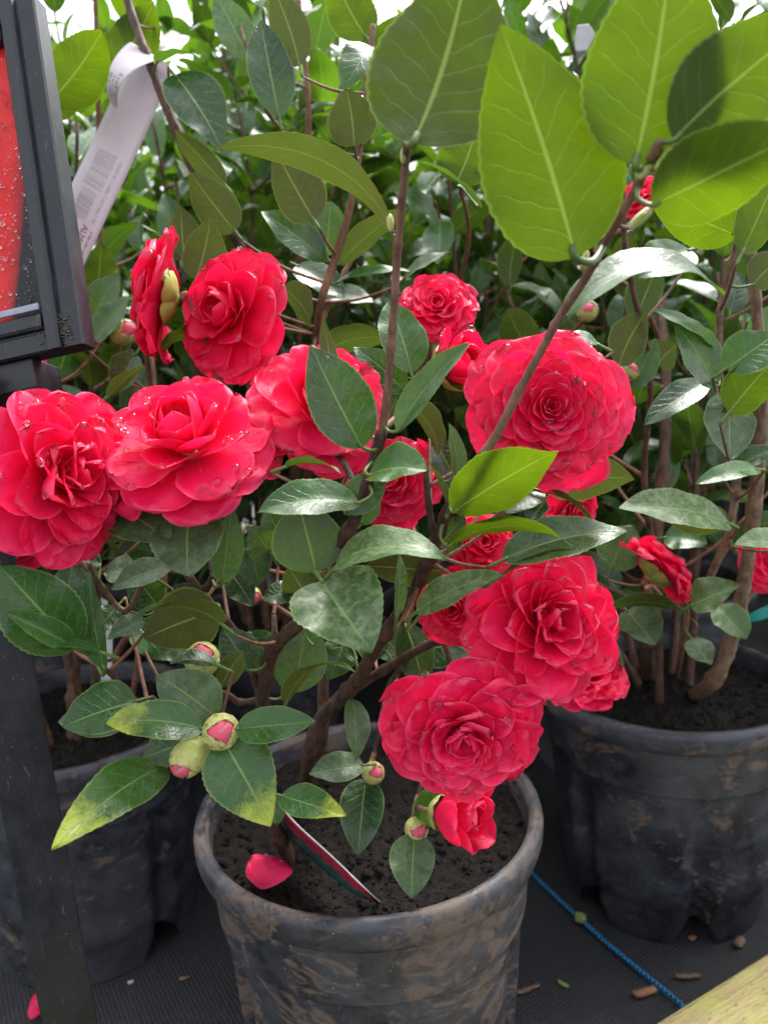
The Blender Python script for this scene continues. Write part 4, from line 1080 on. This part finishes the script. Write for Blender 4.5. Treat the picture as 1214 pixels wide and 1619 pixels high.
R_(1115, 604, 1018, 672, 52, .60, .58, (.1, .7, .7), .4, .3, 'leafdark')
R_(1198, 742, 1098, 766, 42, .54, .52, (.1, .75, .6), .7, .35, 'leaf')
R_(1152, 828, 976, 803, 86, .57, .55, (0, .72, .72), .6, .25, 'leafpale')
R_(1150, 832, 1060, 822, 60, .60, .58, (0, .5, -.8), .5, .25, 'leafolive')
R_(1160, 745, 1230, 708, 46, .56, .54, (0, .7, .7), .6, .3, 'leafdark')
R_(978, 578, 1022, 492, 66, .60, .60, (-.1, .3, -1), .3, .25, 'leafolive')
R_(1000, 612, 1036, 535, 46, .62, .62, (-.1, .4, 1), .3, .3, 'leaf')
R_(1040, 575, 1070, 545, 56, .66, .66, (-.1, .4, -1), .3, .3, 'leafolive')
R_(968, 962, 1104, 990, 66, .60, .56, (.1, .85, -.4), 1.3, .25, 'leafdark')
R_(990, 965, 1036, 1020, 80, .62, .60, (.1, .6, .8), .4, .4, 'leafgrey')
R_(1092, 958, 1168, 925, 70, .62, .60, (-.2, .75, .6), .5, .4, 'leafgrey')
R_(1092, 1010, 1124, 1052, 48, .72, .70, (0, .7, .7), .3, .2, 'leafgrey')
R_(1262, 862, 1160, 862, 56, .54, .52, (0, .8, .65), .6, .3, 'leafpale')
R_(1050, 850, 1118, 860, 60, .66, .64, (0, .6, .8), .6, .3, 'leaf')
R_(965, 900, 1000, 830, 70, .64, .64, (0, .5, .8), .4, .3, 'leafgrey')
R_(1130, 960, 1180, 1010, 60, .66, .64, (0, .6, .8), .6, .3, 'leafolive')
R_(1190, 450, 1240, 400, 60, .52, .52, (0, .4, -1), .4, .3, 'leafolive')
R_(1195, 560, 1250, 480, 70, .60, .60, (0, .4, 1), .4, .3, 'leaf')
R_(1090, 395, 1010, 440, 80, .62, .60, (0, .5, .9), .4, .3, 'leaf')
R_(1040, 420, 1000, 520, 60, .66, .66, (0, .4, -1), .4, .3, 'leafdark')
R_(955, 1005, 985, 1065, 30, .66, .66, (.6, .3, .3), .6, .3, 'leafdark')
flower(RP, 1032, 908, .60, (.62, .60, -.02), .0330, 'full', 210, .5, mat='petaldeep', ndrops=4, sep=.55)
flower(RP, 948, 1040, .68, (.75, .1, .5), .022, 'full', 211, .5, mat='petaldeep', sep=.5)
flower(RP, 925, 1082, .66, (-.05, .8, .5), .034, 'full', 212, 1.5, mat='petaldeep', sep=True)
flower(RP, 1222, 888, .70, (-.3, .2, .95), .031, 'full', 213, 1.5, ndrops=0, sep=True)
flower(RP, 1020, 318, .66, (-.3, .5, .6), .024, 'full', 214, 1.5, mat='petaldeep', sep=True)
bud(RP, 993, 588, .62, (.3, .3, .9), .0080, 31, pink=.15)
bud(RP, 928, 492, .68, (-.3, .1, .9), .0095, 32, pink=.1)
bud(RP, 1022, 882, .66, (-.3, .2, .9), .0085, 33, pink=.3)
# ---------------------------------------------------------------- left plant
LP.stem([G(118, 1170, SOILZ), P(118, 1100, .84), P(116, 1020, .83), P(110, 900, .80), P(95, 760, .78), P(85, 640, .78), P(80, 520, .78), P(95, 420, .80)], .0105, .004, 'bark', .2)
LP.stem([G(140, 1170, SOILZ), P(165, 1080, .82), P(200, 1010, .76), P(235, 1010, .74), P(260, 930, .70), P(250, 700, .72), P(240, 560, .74)], .0048, .0026, 'barkyoung')
LP.stem([G(200, 1150, SOILZ), P(215, 1070, .80), P(225, 1010, .78), P(262, 985, .76)], .0034, .0022, 'barkyoung')
shrub(LP, CXL, CYL, .66, 52, .26, 6, 80, mind=.72, keep=keepL, mats=('leaf', 'leafdark', 'leaf', 'leafolive'))
bud(LP, 196, 525, .64, (.75, .2, .5), .0105, 41, pink=.35, asp=1.25)
flower(LP, 165, 530, .76, (-.6, .2, .6), .014, 'full', 301, 1.5, mat='petaldeep', hi=False)
flower(LP, 70, 590, .80, (-.3, .2, .8), .020, 'full', 302, 1.5, mat='petaldeep', hi=False)
l_ = LP.leaf
l_(150, 500, 190, 432, 60, .66, .66, (0, .5, .8), .5, .3, 'leaf')
l_(150, 540, 205, 470, 60, .64, .64, (0, .6, .7), .5, .3, 'leaf')
l_(215, 560, 190, 620, 60, .62, .62, (0, .6, .8), .5, .3, 'leafdark')
l_(120, 650, 60, 640, 60, .66, .66, (0, .6, -.8), .5, .3, 'leafolive')
l_(150, 470, 160, 380, 60, .70, .70, (0, .3, -1), .3, .3, 'leafnear')

rows = [
 (.12, 1.13, .92, 61, 'tall camellia directly behind the gap between the front and right pots'),
 (.46, 1.20, .95, 62, 'tall leafy camellia rising behind the right plant near the right edge'),
 (.80, 1.10, .95, 65, 'leafy camellia cut off by the right edge of the picture behind the right plant'),
 (-.56, 1.20, 1.0, 63, 'tall camellia behind the left pot, its top beside the black sign frame'),
 (-.90, 1.10, .95, 64, 'leafy camellia at the far left behind the sign frame')]
for (x, y, h, sd_, lab) in rows:
    q = Plant('potted_camellia', lab, (x, y, 0), 'camellias in black plastic pots')
    full_pot(q, x, y, sd_*.7, sd_, .3, hi=False)
    shrub(q, x, y, h, sd_, .27, 8, 70, mind=.76, mats=('leaf', 'leafdark', 'leafback'))
    if sd_ in (61, 62):
        pos = {61: (862, 440, .95), 62: (790, 370, 1.2)}[sd_]
# rows further back: a few grown shrubs, copied
protos = []
for i in range(4):
    q = Plant('potted_camellia', 'leafy camellia in the dense rows behind, one among many alike', (0, 0, 0), 'camellias in the dense rows behind')
    full_pot(q, 0, 0, i, 70+i, .3, hi=False)
    shrub(q, 0, 0, 1.0+.08*i, 71+i, .32, 9, 0, mind=-99, mats=('leaf', 'leafback', 'leafback'), dens=.9)
    protos.append(q.t)
def copy_tree(o, parent=None):
    c = o.copy(); COL.objects.link(c); c.parent = parent
    for ch in o.children: copy_tree(ch, c)
    return c
rn = random.Random(77); used = set(); n_ = 0
for (yy, xs) in ((1.55, [-1.1, -.75, -.38, -.02, .34, .70, 1.05]), (1.98, [-1.3, -.9, -.5, -.1, .3, .7, 1.1, 1.5]), (2.45, [-1.6, -1.15, -.7, -.25, .2, .65, 1.1, 1.55]), (3.0, [-1.9, -1.4, -.9, -.4, .1, .6, 1.1, 1.6, 2.1])):
    for x in xs:
        i = n_ % 4; n_ += 1
        o = protos[i] if i not in used else copy_tree(protos[i]); used.add(i)
        o.location = (x+rn.uniform(-.06, .06), yy+rn.uniform(-.06, .06), 0); o.rotation_euler = (0, 0, rn.uniform(0, 6.28))
        sc = rn.uniform(.92, 1.06)*(1.0+.04*(yy-1.55)); o.scale = (sc, sc, sc)

# small flowers showing in the rows
# ================================================================ TREES far behind
M['treeleaf'] = simple('tree_leaf', (.05, .10, .03), .6, .3, None, (.08, .13, .05), 2, .4, (.2, .4, .05))
M['treebark'] = bark_material('tree_bark', (.06, .045, .035), (.12, .09, .07))
def tree(x, y, h, cr, seed, label, nleaf=9000, ls=.055, col='treeleaf', conifer=False):
    rn = random.Random(seed); t = thing('tree', label, 'tree', (x, y, 0), 'trees beyond the rows')
    mb = MB(); top = Vector((x+rn.uniform(-.3, .3), y, h*.9)); sp = catmull([Vector((x, y, -.1)), Vector((x+.1, y, h*.4)), top], 8)
    tube(mb, sp, [.16*h/6*(1-.9*i/(len(sp)-1))+.01 for i in range(len(sp))], 8, rough=.1); cl = []
    for i in range(26):
        f = rn.uniform(.25, .95); p = sp[int(f*(len(sp)-1))]; a = rn.uniform(0, math.tau); ln = cr*rn.uniform(.5, 1.0)*(1.15-f if conifer else math.sin(math.pi*min(.95, f))**.5)
        e = p+Vector((math.cos(a)*ln, math.sin(a)*ln, ln*(.1 if conifer else .6))); q = catmull([p, (p+e)/2+Vector((0, 0, .1)), e], 5)
        tube(mb, q, [.035*(1-.85*j/(len(q)-1)) for j in range(len(q))], 5); cl += [(q[k_], ln) for k_ in range(2, len(q))]
    mb.build('trunk', M['treebark'], t, (x, y, 0))
    V = np.zeros((nleaf*4, 3)); Fc = []
    for i in range(nleaf):
        c, ln = rn.choice(cl); p = c+Vector((rn.gauss(0, 1), rn.gauss(0, 1), rn.gauss(0, .7)))*.28*max(.5, ln)
        a = Vector((rn.gauss(0, 1), rn.gauss(0, 1), rn.gauss(0, 1))).normalized(); b = a.orthogonal().normalized(); s_ = ls*rn.uniform(.6, 1.3)
        V[i*4:i*4+4] = [p-a*s_, p-b*s_*.5, p+a*s_, p+b*s_*.5]; Fc.append((i*4, i*4+1, i*4+2, i*4+3))
    tag(link('crown', V, Fc, M[col], t, (x, y, h*.6), smooth=False), None, None, kind='stuff')
tree(-4.6, 15, 6.3, 2.2, 1, 'blurred tree against the white sky beside the sign frame')
tree(-1.0, 17, 6.9, 2.4, 2, 'blurred grey-green tree against the sky above the rows, left of centre')
tree(2.4, 15, 6.6, 2.3, 3, 'blurred tree behind the rows above the big backlit leaves')
tree(6.2, 18, 7.0, 2.6, 4, 'blurred tree beyond the rows at the top right')
# ================================================================ SIGN on its post
sgn = thing('sign_stand', 'black plastic sign frame with a wet red flower poster on a square black post', 'sign', (G(110, 1600, 0)))
dS = .425
c0 = P(141, 546, dS); upd = (P(60, -10, dS+.012)-c0).normalized(); lf = (P(-40, 556, dS+.012)-c0).normalized()
lf = (lf-upd*lf.dot(upd)).normalized(); nrm = lf.cross(upd); nrm = nrm if nrm.dot(CP-c0) > 0 else -nrm
Hs, Ws = .21, .297
def fp(l, u, n=0): return c0+lf*l+upd*u+nrm*n
def framebar(mb, a, b, prof):   # prof: list of (across, height) ; a,b: fn(across)->point
    n = len(prof); V = []
    for e in (a, b):
        for (q, h) in prof: V.append(tuple(e(q)+nrm*h))
    Fc = [(i, (i+1) % n, n+(i+1) % n, n+i) for i in range(n)]+[tuple(range(n))[::-1], tuple(range(n, 2*n))]
    mb.add(V, Fc)
KS = .425/.345
prof = [(0, -.006), (0, .0035), (.0008, .0045), (.0085, .0048), (.0092, .0040), (.0100, .0040), (.0106, .0060), (.0118, .0066), (.0172, .0060), (.0182, .0048), (.0184, -.006)]
prof = [(a*KS, b*KS) for a, b in prof]
for nm, a, b in (('frame_side', lambda q: fp(q, 0), lambda q: fp(q, Hs)), ('frame_side', lambda q: fp(Ws-q, 0), lambda q: fp(Ws-q, Hs)),
                 ('frame_rail', lambda q: fp(.0226, q), lambda q: fp(Ws-.0226, q)), ('frame_rail', lambda q: fp(.0226, Hs-q), lambda q: fp(Ws-.0226, Hs-q))):
    mb = MB(); framebar(mb, a, b, prof); mb.build(nm, M['frame'], sgn, None, smooth=False)
# poster: red petals on black, behind a clear sheet
k = NT('poster'); o = k.obj(); s = k.sep(k.uv())
nn = k.noise(k.scale(k.uv(), (1.5, 1.5, 1)), 3.0, 3.0, .5, .6); n2 = k.noise(k.uv(), 7.0, 2.0, .5, 1.0)
edge = k.math('SUBTRACT', k.math('ADD', k.math('ADD', s[0], k.math('MULTIPLY', k.math('SUBTRACT', nn, .5), .03)), k.math('MULTIPLY', s[1], .155)), .112)
red = k.mix(k.mr(n2, .3, .7), (.55, .004, .006), (.80, .02, .02))
red = k.mix(k.mr(edge, .0, .035), (.22, .006, .008), red)
c = k.mix(k.mr(edge, -.004, .006), (.006, .006, .007), red)
M['poster'] = k.done(k.prin(Base_Color=c, Roughness=.42, Specular_IOR_Level=.3, Coat_Weight=.08, Coat_Roughness=.1, Normal=k.bump(k.noise(k.uv(), 55.0, 3.0), .12, .002)))
V = []; UV = []; m_ = 24
for j in range(m_+1):
    for i in range(m_+1):
        l, u = i/m_, j/m_; V.append(tuple(fp(.016+(Ws-.032)*l, .016+(Hs-.032)*u, -.0005+.0006*math.sin(l*17+u*9)))); UV.append((l, u))
po = link('poster', V, gridfaces(m_+1, m_+1), M['poster'], sgn, c0, UV)
md = MB(); rn = random.Random(9)
for i in range(520):
    l = .023+abs(rn.gauss(0, .035)); u = rn.uniform(.024, .19)
    drop(md, fp(l, u, .0001), nrm, rn.choice((.0003, .0004, .0005, .0006, .0009, .0013))*rn.uniform(.85, 1.15))
tag(md.build('water_drops', M['water'], po, c0), None, None, kind='stuff')
# clear pocket lip and grime along the bottom rail
M['clear'] = simple('clear_lip', (.30, .34, .42), .15, .6)
mb = MB(); box(mb, fp(Ws/2, .0265, .0062), lf*(Ws/2-.0235), upd*.0019, nrm*.0008, bev=.0004); mb.build('pocket_lip', M['clear'], sgn)
mb = MB(); rn = random.Random(4); VS, FS = SPL
for _ in range(240):
    l = .006+abs(rn.gauss(0, .010)); u = .010+rn.gauss(0, .0035); sz = rn.uniform(.0003, .0009)
    mb.add((VS*sz*np.array((1.3, 1, .7)))+np.array(fp(min(l, .04), u, .0060+rn.uniform(-.0012, .0005))), FS)
tag(mb.build('grime', simple('grime', (.05, .055, .03), .8, .2, None, (.11, .11, .09), 900), sgn), None, None, kind='stuff')
# bracket under the frame and the square post
mb = MB(); box(mb, fp(.200, -.0090, -.012), lf*.165, upd*.0092, nrm*.014, bev=.0012); mb.build('bracket', M['frame'], sgn)
pc = P(112, 1619, .50); pt_ = P(-20, 900, .50-.060)
up_ = (pt_-pc).normalized(); up_ = (up_+Vector((0, 0, 0))).normalized()
bt = pc-up_*((pc.z-.004)/up_.z); tt = pc+up_*((fp(0, -.012).z-pc.z)/up_.z)
axx = up_.cross((CP-pc).normalized()).normalized()*.0160; ayy = up_.cross(axx).normalized()*.0160
mb = MB(); box(mb, (bt+tt)/2+ayy*(1 if ayy.y > 0 else -1)*.2, axx, ayy, (tt-bt)/2, bev=.0012)
mb.build('post', M['frame'], sgn)
pc = bt
mb = MB(); box(mb, Vector((pc.x, pc.y+.012, .004)), Vector((.05, 0, 0)), Vector((0, .05, 0)), Vector((0, 0, .004)), bev=.001); mb.build('foot_plate', M['frame'], sgn)

# ================================================================ paper label looped on the stem
Lp = [(62, 422, .682), (105, 310, .68), (140, 236, .68), (174, 163, .677), (200, 112, .677), (214, 82, .676), (207, 67, .664), (186, 86, .648), (171, 116, .640), (171, 146, .643), (178, 168, .660)]
Rp = [(126, 434, .682), (165, 352, .68), (205, 268, .68), (238, 196, .677), (260, 140, .677), (270, 117, .676), (257, 96, .660), (226, 104, .642), (198, 125, .634), (187, 148, .638), (186, 172, .658)]
Ls = catmull([P(*p) for p in Lp], 8); Rs = catmull([P(*p) for p in Rp], 8); ns = len(Ls)
cum = [0]
for i in range(1, ns): cum.append(cum[-1]+((Ls[i]+Rs[i])/2-(Ls[i-1]+Rs[i-1])/2).length)
TOT = cum[-1]; WID = (Ls[0]-Rs[0]).length
def rib(s, w, off=0.0):
    """s: metres along from the lower end, w: 0..1 from left to right edge"""
    s = max(0, min(TOT*.9999, s)); i = 0
    while cum[i+1] < s: i += 1
    f = (s-cum[i])/(cum[i+1]-cum[i]); a = Ls[i].lerp(Ls[i+1], f); b = Rs[i].lerp(Rs[i+1], f); p = a.lerp(b, w)
    t = (Ls[i+1]+Rs[i+1]-Ls[i]-Rs[i]).normalized(); n = (b-a).normalized().cross(t)
    return p+n*off, n
lab = None; V = []; UV = []; nw = 9
for i in range(ns):
    for j in range(nw): V.append(tuple(rib(cum[i], j/(nw-1))[0])); UV.append((j/(nw-1), cum[i]/TOT))
lab = link('paper_label', V, gridfaces(nw, ns), M['paper'], None, P(*Lp[3]), UV)
tag(lab, 'long white printed paper label looped round a brown stem at the upper left', 'label')
ol = lab.modifiers.new('thickness', 'SOLIDIFY'); ol.thickness = .0002
sgnf = 1.0 if rib(.05, .5)[1].dot(CP-rib(.05, .5)[0]) > 0 else -1.0
def text_on_label(txt, s0, w0, size, ang, mat, name='lettering', off=.00035, flip=1):
    cu = bpy.data.curves.new('t', 'FONT'); cu.body = txt; cu.size = size; cu.resolution_u = 2
    ob = bpy.data.objects.new('t', cu); COL.objects.link(ob); dg = bpy.context.evaluated_depsgraph_get(); me = bpy.data.meshes.new_from_object(ob.evaluated_get(dg))
    co = [v.co.copy() for v in me.vertices]; fs = [tuple(p.vertices) for p in me.polygons]
    bpy.data.objects.remove(ob); bpy.data.curves.remove(cu); bpy.data.meshes.remove(me)
    if not co: return
    V = []
    for c in co:
        x = c.x*math.cos(ang)-c.y*math.sin(ang); y = c.x*math.sin(ang)+c.y*math.cos(ang)
        q, nn = rib(s0+y, w0+x/WID); sg = 1 if nn.dot(CP-q) > 0 else -1; V.append(tuple(q+nn*off*sg))
    link(name, V, fs, M[mat], lab, V[0], smooth=False)
def bars(s0, s1, w0, w1, mat, seed, flip, off=.0003):
    rn = random.Random(seed); mb = MB(); s = s0
    while s < s1:
        b = rn.choice((.0006, .001, .0016)); q = []
        for j in range(5):
            w = w0+(w1-w0)*j/4; q.append(tuple(rib(s, w, off*flip)[0])); q.append(tuple(rib(s+b, w, off*flip)[0]))
        mb.add(q, [(2*j, 2*j+2, 2*j+3, 2*j+1) for j in range(4)]); s += b+rn.choice((.0006, .001, .0014))
    mb.build('barcode', M[mat], lab)
fr = sgnf
def small_print(s0, s1, w, hgt, mat, seed):
    """a line of print too small to read: uneven ink marks running down the strip"""
    rn = random.Random(seed); mb = MB(); s = s0
    while s < s1:
        b = rn.uniform(.0004, .0011); h_ = hgt/WID*rn.uniform(.6, 1.0); q = []
        for (ss, ww) in ((s, w), (s+b, w), (s+b, w+h_), (s, w+h_)):
            p, nn = rib(ss, ww); sg = 1 if nn.dot(CP-p) > 0 else -1; q.append(tuple(p+nn*.00035*sg))
        mb.add(q, [(0, 1, 2, 3)]); s += b+rn.choice((.0004, .0005, .0006, .0018))
    mb.build('small_print', M[mat], lab)
DN = -math.pi/2   # lettering runs down the strip
def s_at(frac): return TOT*frac
bars(.052, .078, .24, .60, 'inkfaint', 1, fr); bars(.082, .118, .20, .66, 'inkfaint', 2, fr)
small_print(.054, .114, .74, .0034, 'inkfaint', 3)
text_on_label('3', .053, .20, .012, DN+.2, 'inkfaint', flip=fr)
text_on_label('C', .041, .18, .012, DN+.2, 'inkfaint', flip=fr)
text_on_label('ALMONDS', .049, .60, .0082, DN, 'ink', flip=fr)
small_print(.014, .046, .82, .0028, 'ink', 4)
# loop side (its other face is turned to the camera)
lp = cum[6*8]
f2 = 1.0 if rib(lp+.03, .5)[1].dot(CP-rib(lp+.03, .5)[0]) > 0 else -1.0
text_on_label('8118 3012', TOT-.004, .62, .0080, DN, 'ink', flip=f2)
for i, (w, a, b) in enumerate(((.18, .036, .005), (.40, .034, .006), (.84, .026, .006))): small_print(TOT-a, TOT-b, w, .0030, 'ink', 20+i)

# ================================================================ plant tags
k = NT('tag_photo'); s = k.sep(k.uv()); n = k.noise(k.scale(k.uv(), (3, 7, 1)), 2.0, 4.0, .6, .6)
e = k.math('ADD', s[0], k.math('MULTIPLY', k.math('SUBTRACT', n, .5), .5))
c = k.mix(k.mr(n, .35, .65), (.40, .035, .06), (.20, .012, .03)); c = k.mix(k.mr(e, .50, .58), c, (.008, .07, .06)); c = k.mix(k.mr(n, .58, .66, 0, .6), c, (.03, .03, .02))
c = k.mix(k.mr(s[0], .03, .05), (.6, .58, .58), c)
M['tagphoto'] = k.done(k.prin(Base_Color=c, Roughness=.2))
def card(name, pts_a, pts_b, mat, label, cat, th=.0006):
    a = catmull(pts_a, 6); b = catmull(pts_b, 6); V = []; UV = []; m = len(a)
    for i in range(m):
        for j in range(7): V.append(tuple(a[i].lerp(b[i], j/6))); UV.append((j/6, i/(m-1)))
    o = link(name, V, gridfaces(7, m), mat, None, a[0], UV); md_ = o.modifiers.new('thickness', 'SOLIDIFY'); md_.thickness = th; md_.offset = 0
    tag(o, label, cat); return o
tip = G(604, 1429, SOILZ-.004)
card('plant_tag', [P(441, 1270, .565), P(470, 1303, .55), P(530, 1358, .525), P(575, 1402, .512), tip], [P(432, 1286, .63), P(457, 1322, .61), P(513, 1376, .565), P(560, 1413, .53), tip+Vector((-.001, 0, 0))], M['tagphoto'], 'glossy plant tag with a red flower picture stuck slantwise in the front pot', 'plant tag')
M['teal'] = simple('teal_plastic', (.01, .30, .25), .3, .5); M['whitetag'] = simple('white_plastic', (.42, .41, .42), .4, .5)
ta = [P(1172, 978, .80), P(1195, 965, .79), P(1240, 945, .78)]; tb_ = [P(1172, 984, .80), P(1198, 982, .79), P(1240, 968, .78)]
card('plant_tag', ta, tb_, M['teal'], 'teal green plant tag tip over the rim of the right pot', 'plant tag')
card('plant_tag', [P(160, 945, .74), P(166, 1010, .745), P(160, 1078, .75)], [P(170, 950, .73), P(178, 1010, .735), P(176, 1078, .74)], M['whitetag'], 'narrow white plant tag upright among the stems of the left plant', 'plant tag')
card('plant_tag', [P(912, 40, .80), P(908, 62, .80), P(910, 82, .80)], [P(930, 38, .80), P(940, 56, .80), P(928, 80, .80)], M['whitetag'], 'round white tag on a stem at the top between two backlit leaves', 'plant tag')

# ================================================================ fallen petals
def fallen(px, py, z, L, Wd, ang, seed, label, up=.006):
    c = G(px, py, z); V, Fc, UV = petal_geo(L, Wd, .35, -.35, .9, 0, 0, 0, .03, .22, seed, 13, 14, .25)
    V = V*np.array((1, 1, -1)); Fc = [f[::-1] for f in Fc]
    ca, sa = math.cos(ang), math.sin(ang); V = V @ np.array(((ca, -sa, 0), (sa, ca, 0), (0, 0, 1))).T
    V = V-V.mean(0); V[:, 2] = V[:, 2]-V[:, 2].min()+.001; V = V+np.array((c.x, c.y, z+up*.2))
    o = link('fallen_petal', V, Fc, M['petal'], None, tuple(V.mean(0)), UV); tag(o, label, 'petal', 'fallen red petals')
    md = MB(); rn = random.Random(seed)
    for _ in range(9):
        i = rn.randint(3, 11)*13+rn.randint(2, 10); a = Vector(V[i]); nn = (Vector(V[i+1])-a).cross(Vector(V[i+13])-a).normalized()
        if nn.z < 0: nn = -nn
        drop(md, a, nn, rn.uniform(.0008, .0018))
    tag(md.build('water_drops', M['water'], o), None, None, kind='stuff')
da = G(385, 1378, SOILZ)-G(466, 1408, SOILZ)
fallen(425, 1392, SOILZ+.006, .040, .030, math.atan2(da.y, da.x), 4, 'fallen red petal on the soil of the front pot, beaded with water')
fallen(62, 1600, 0, .030, .024, 2.0, 5, 'pink red petal lying on the black fabric by the sign post', 0)
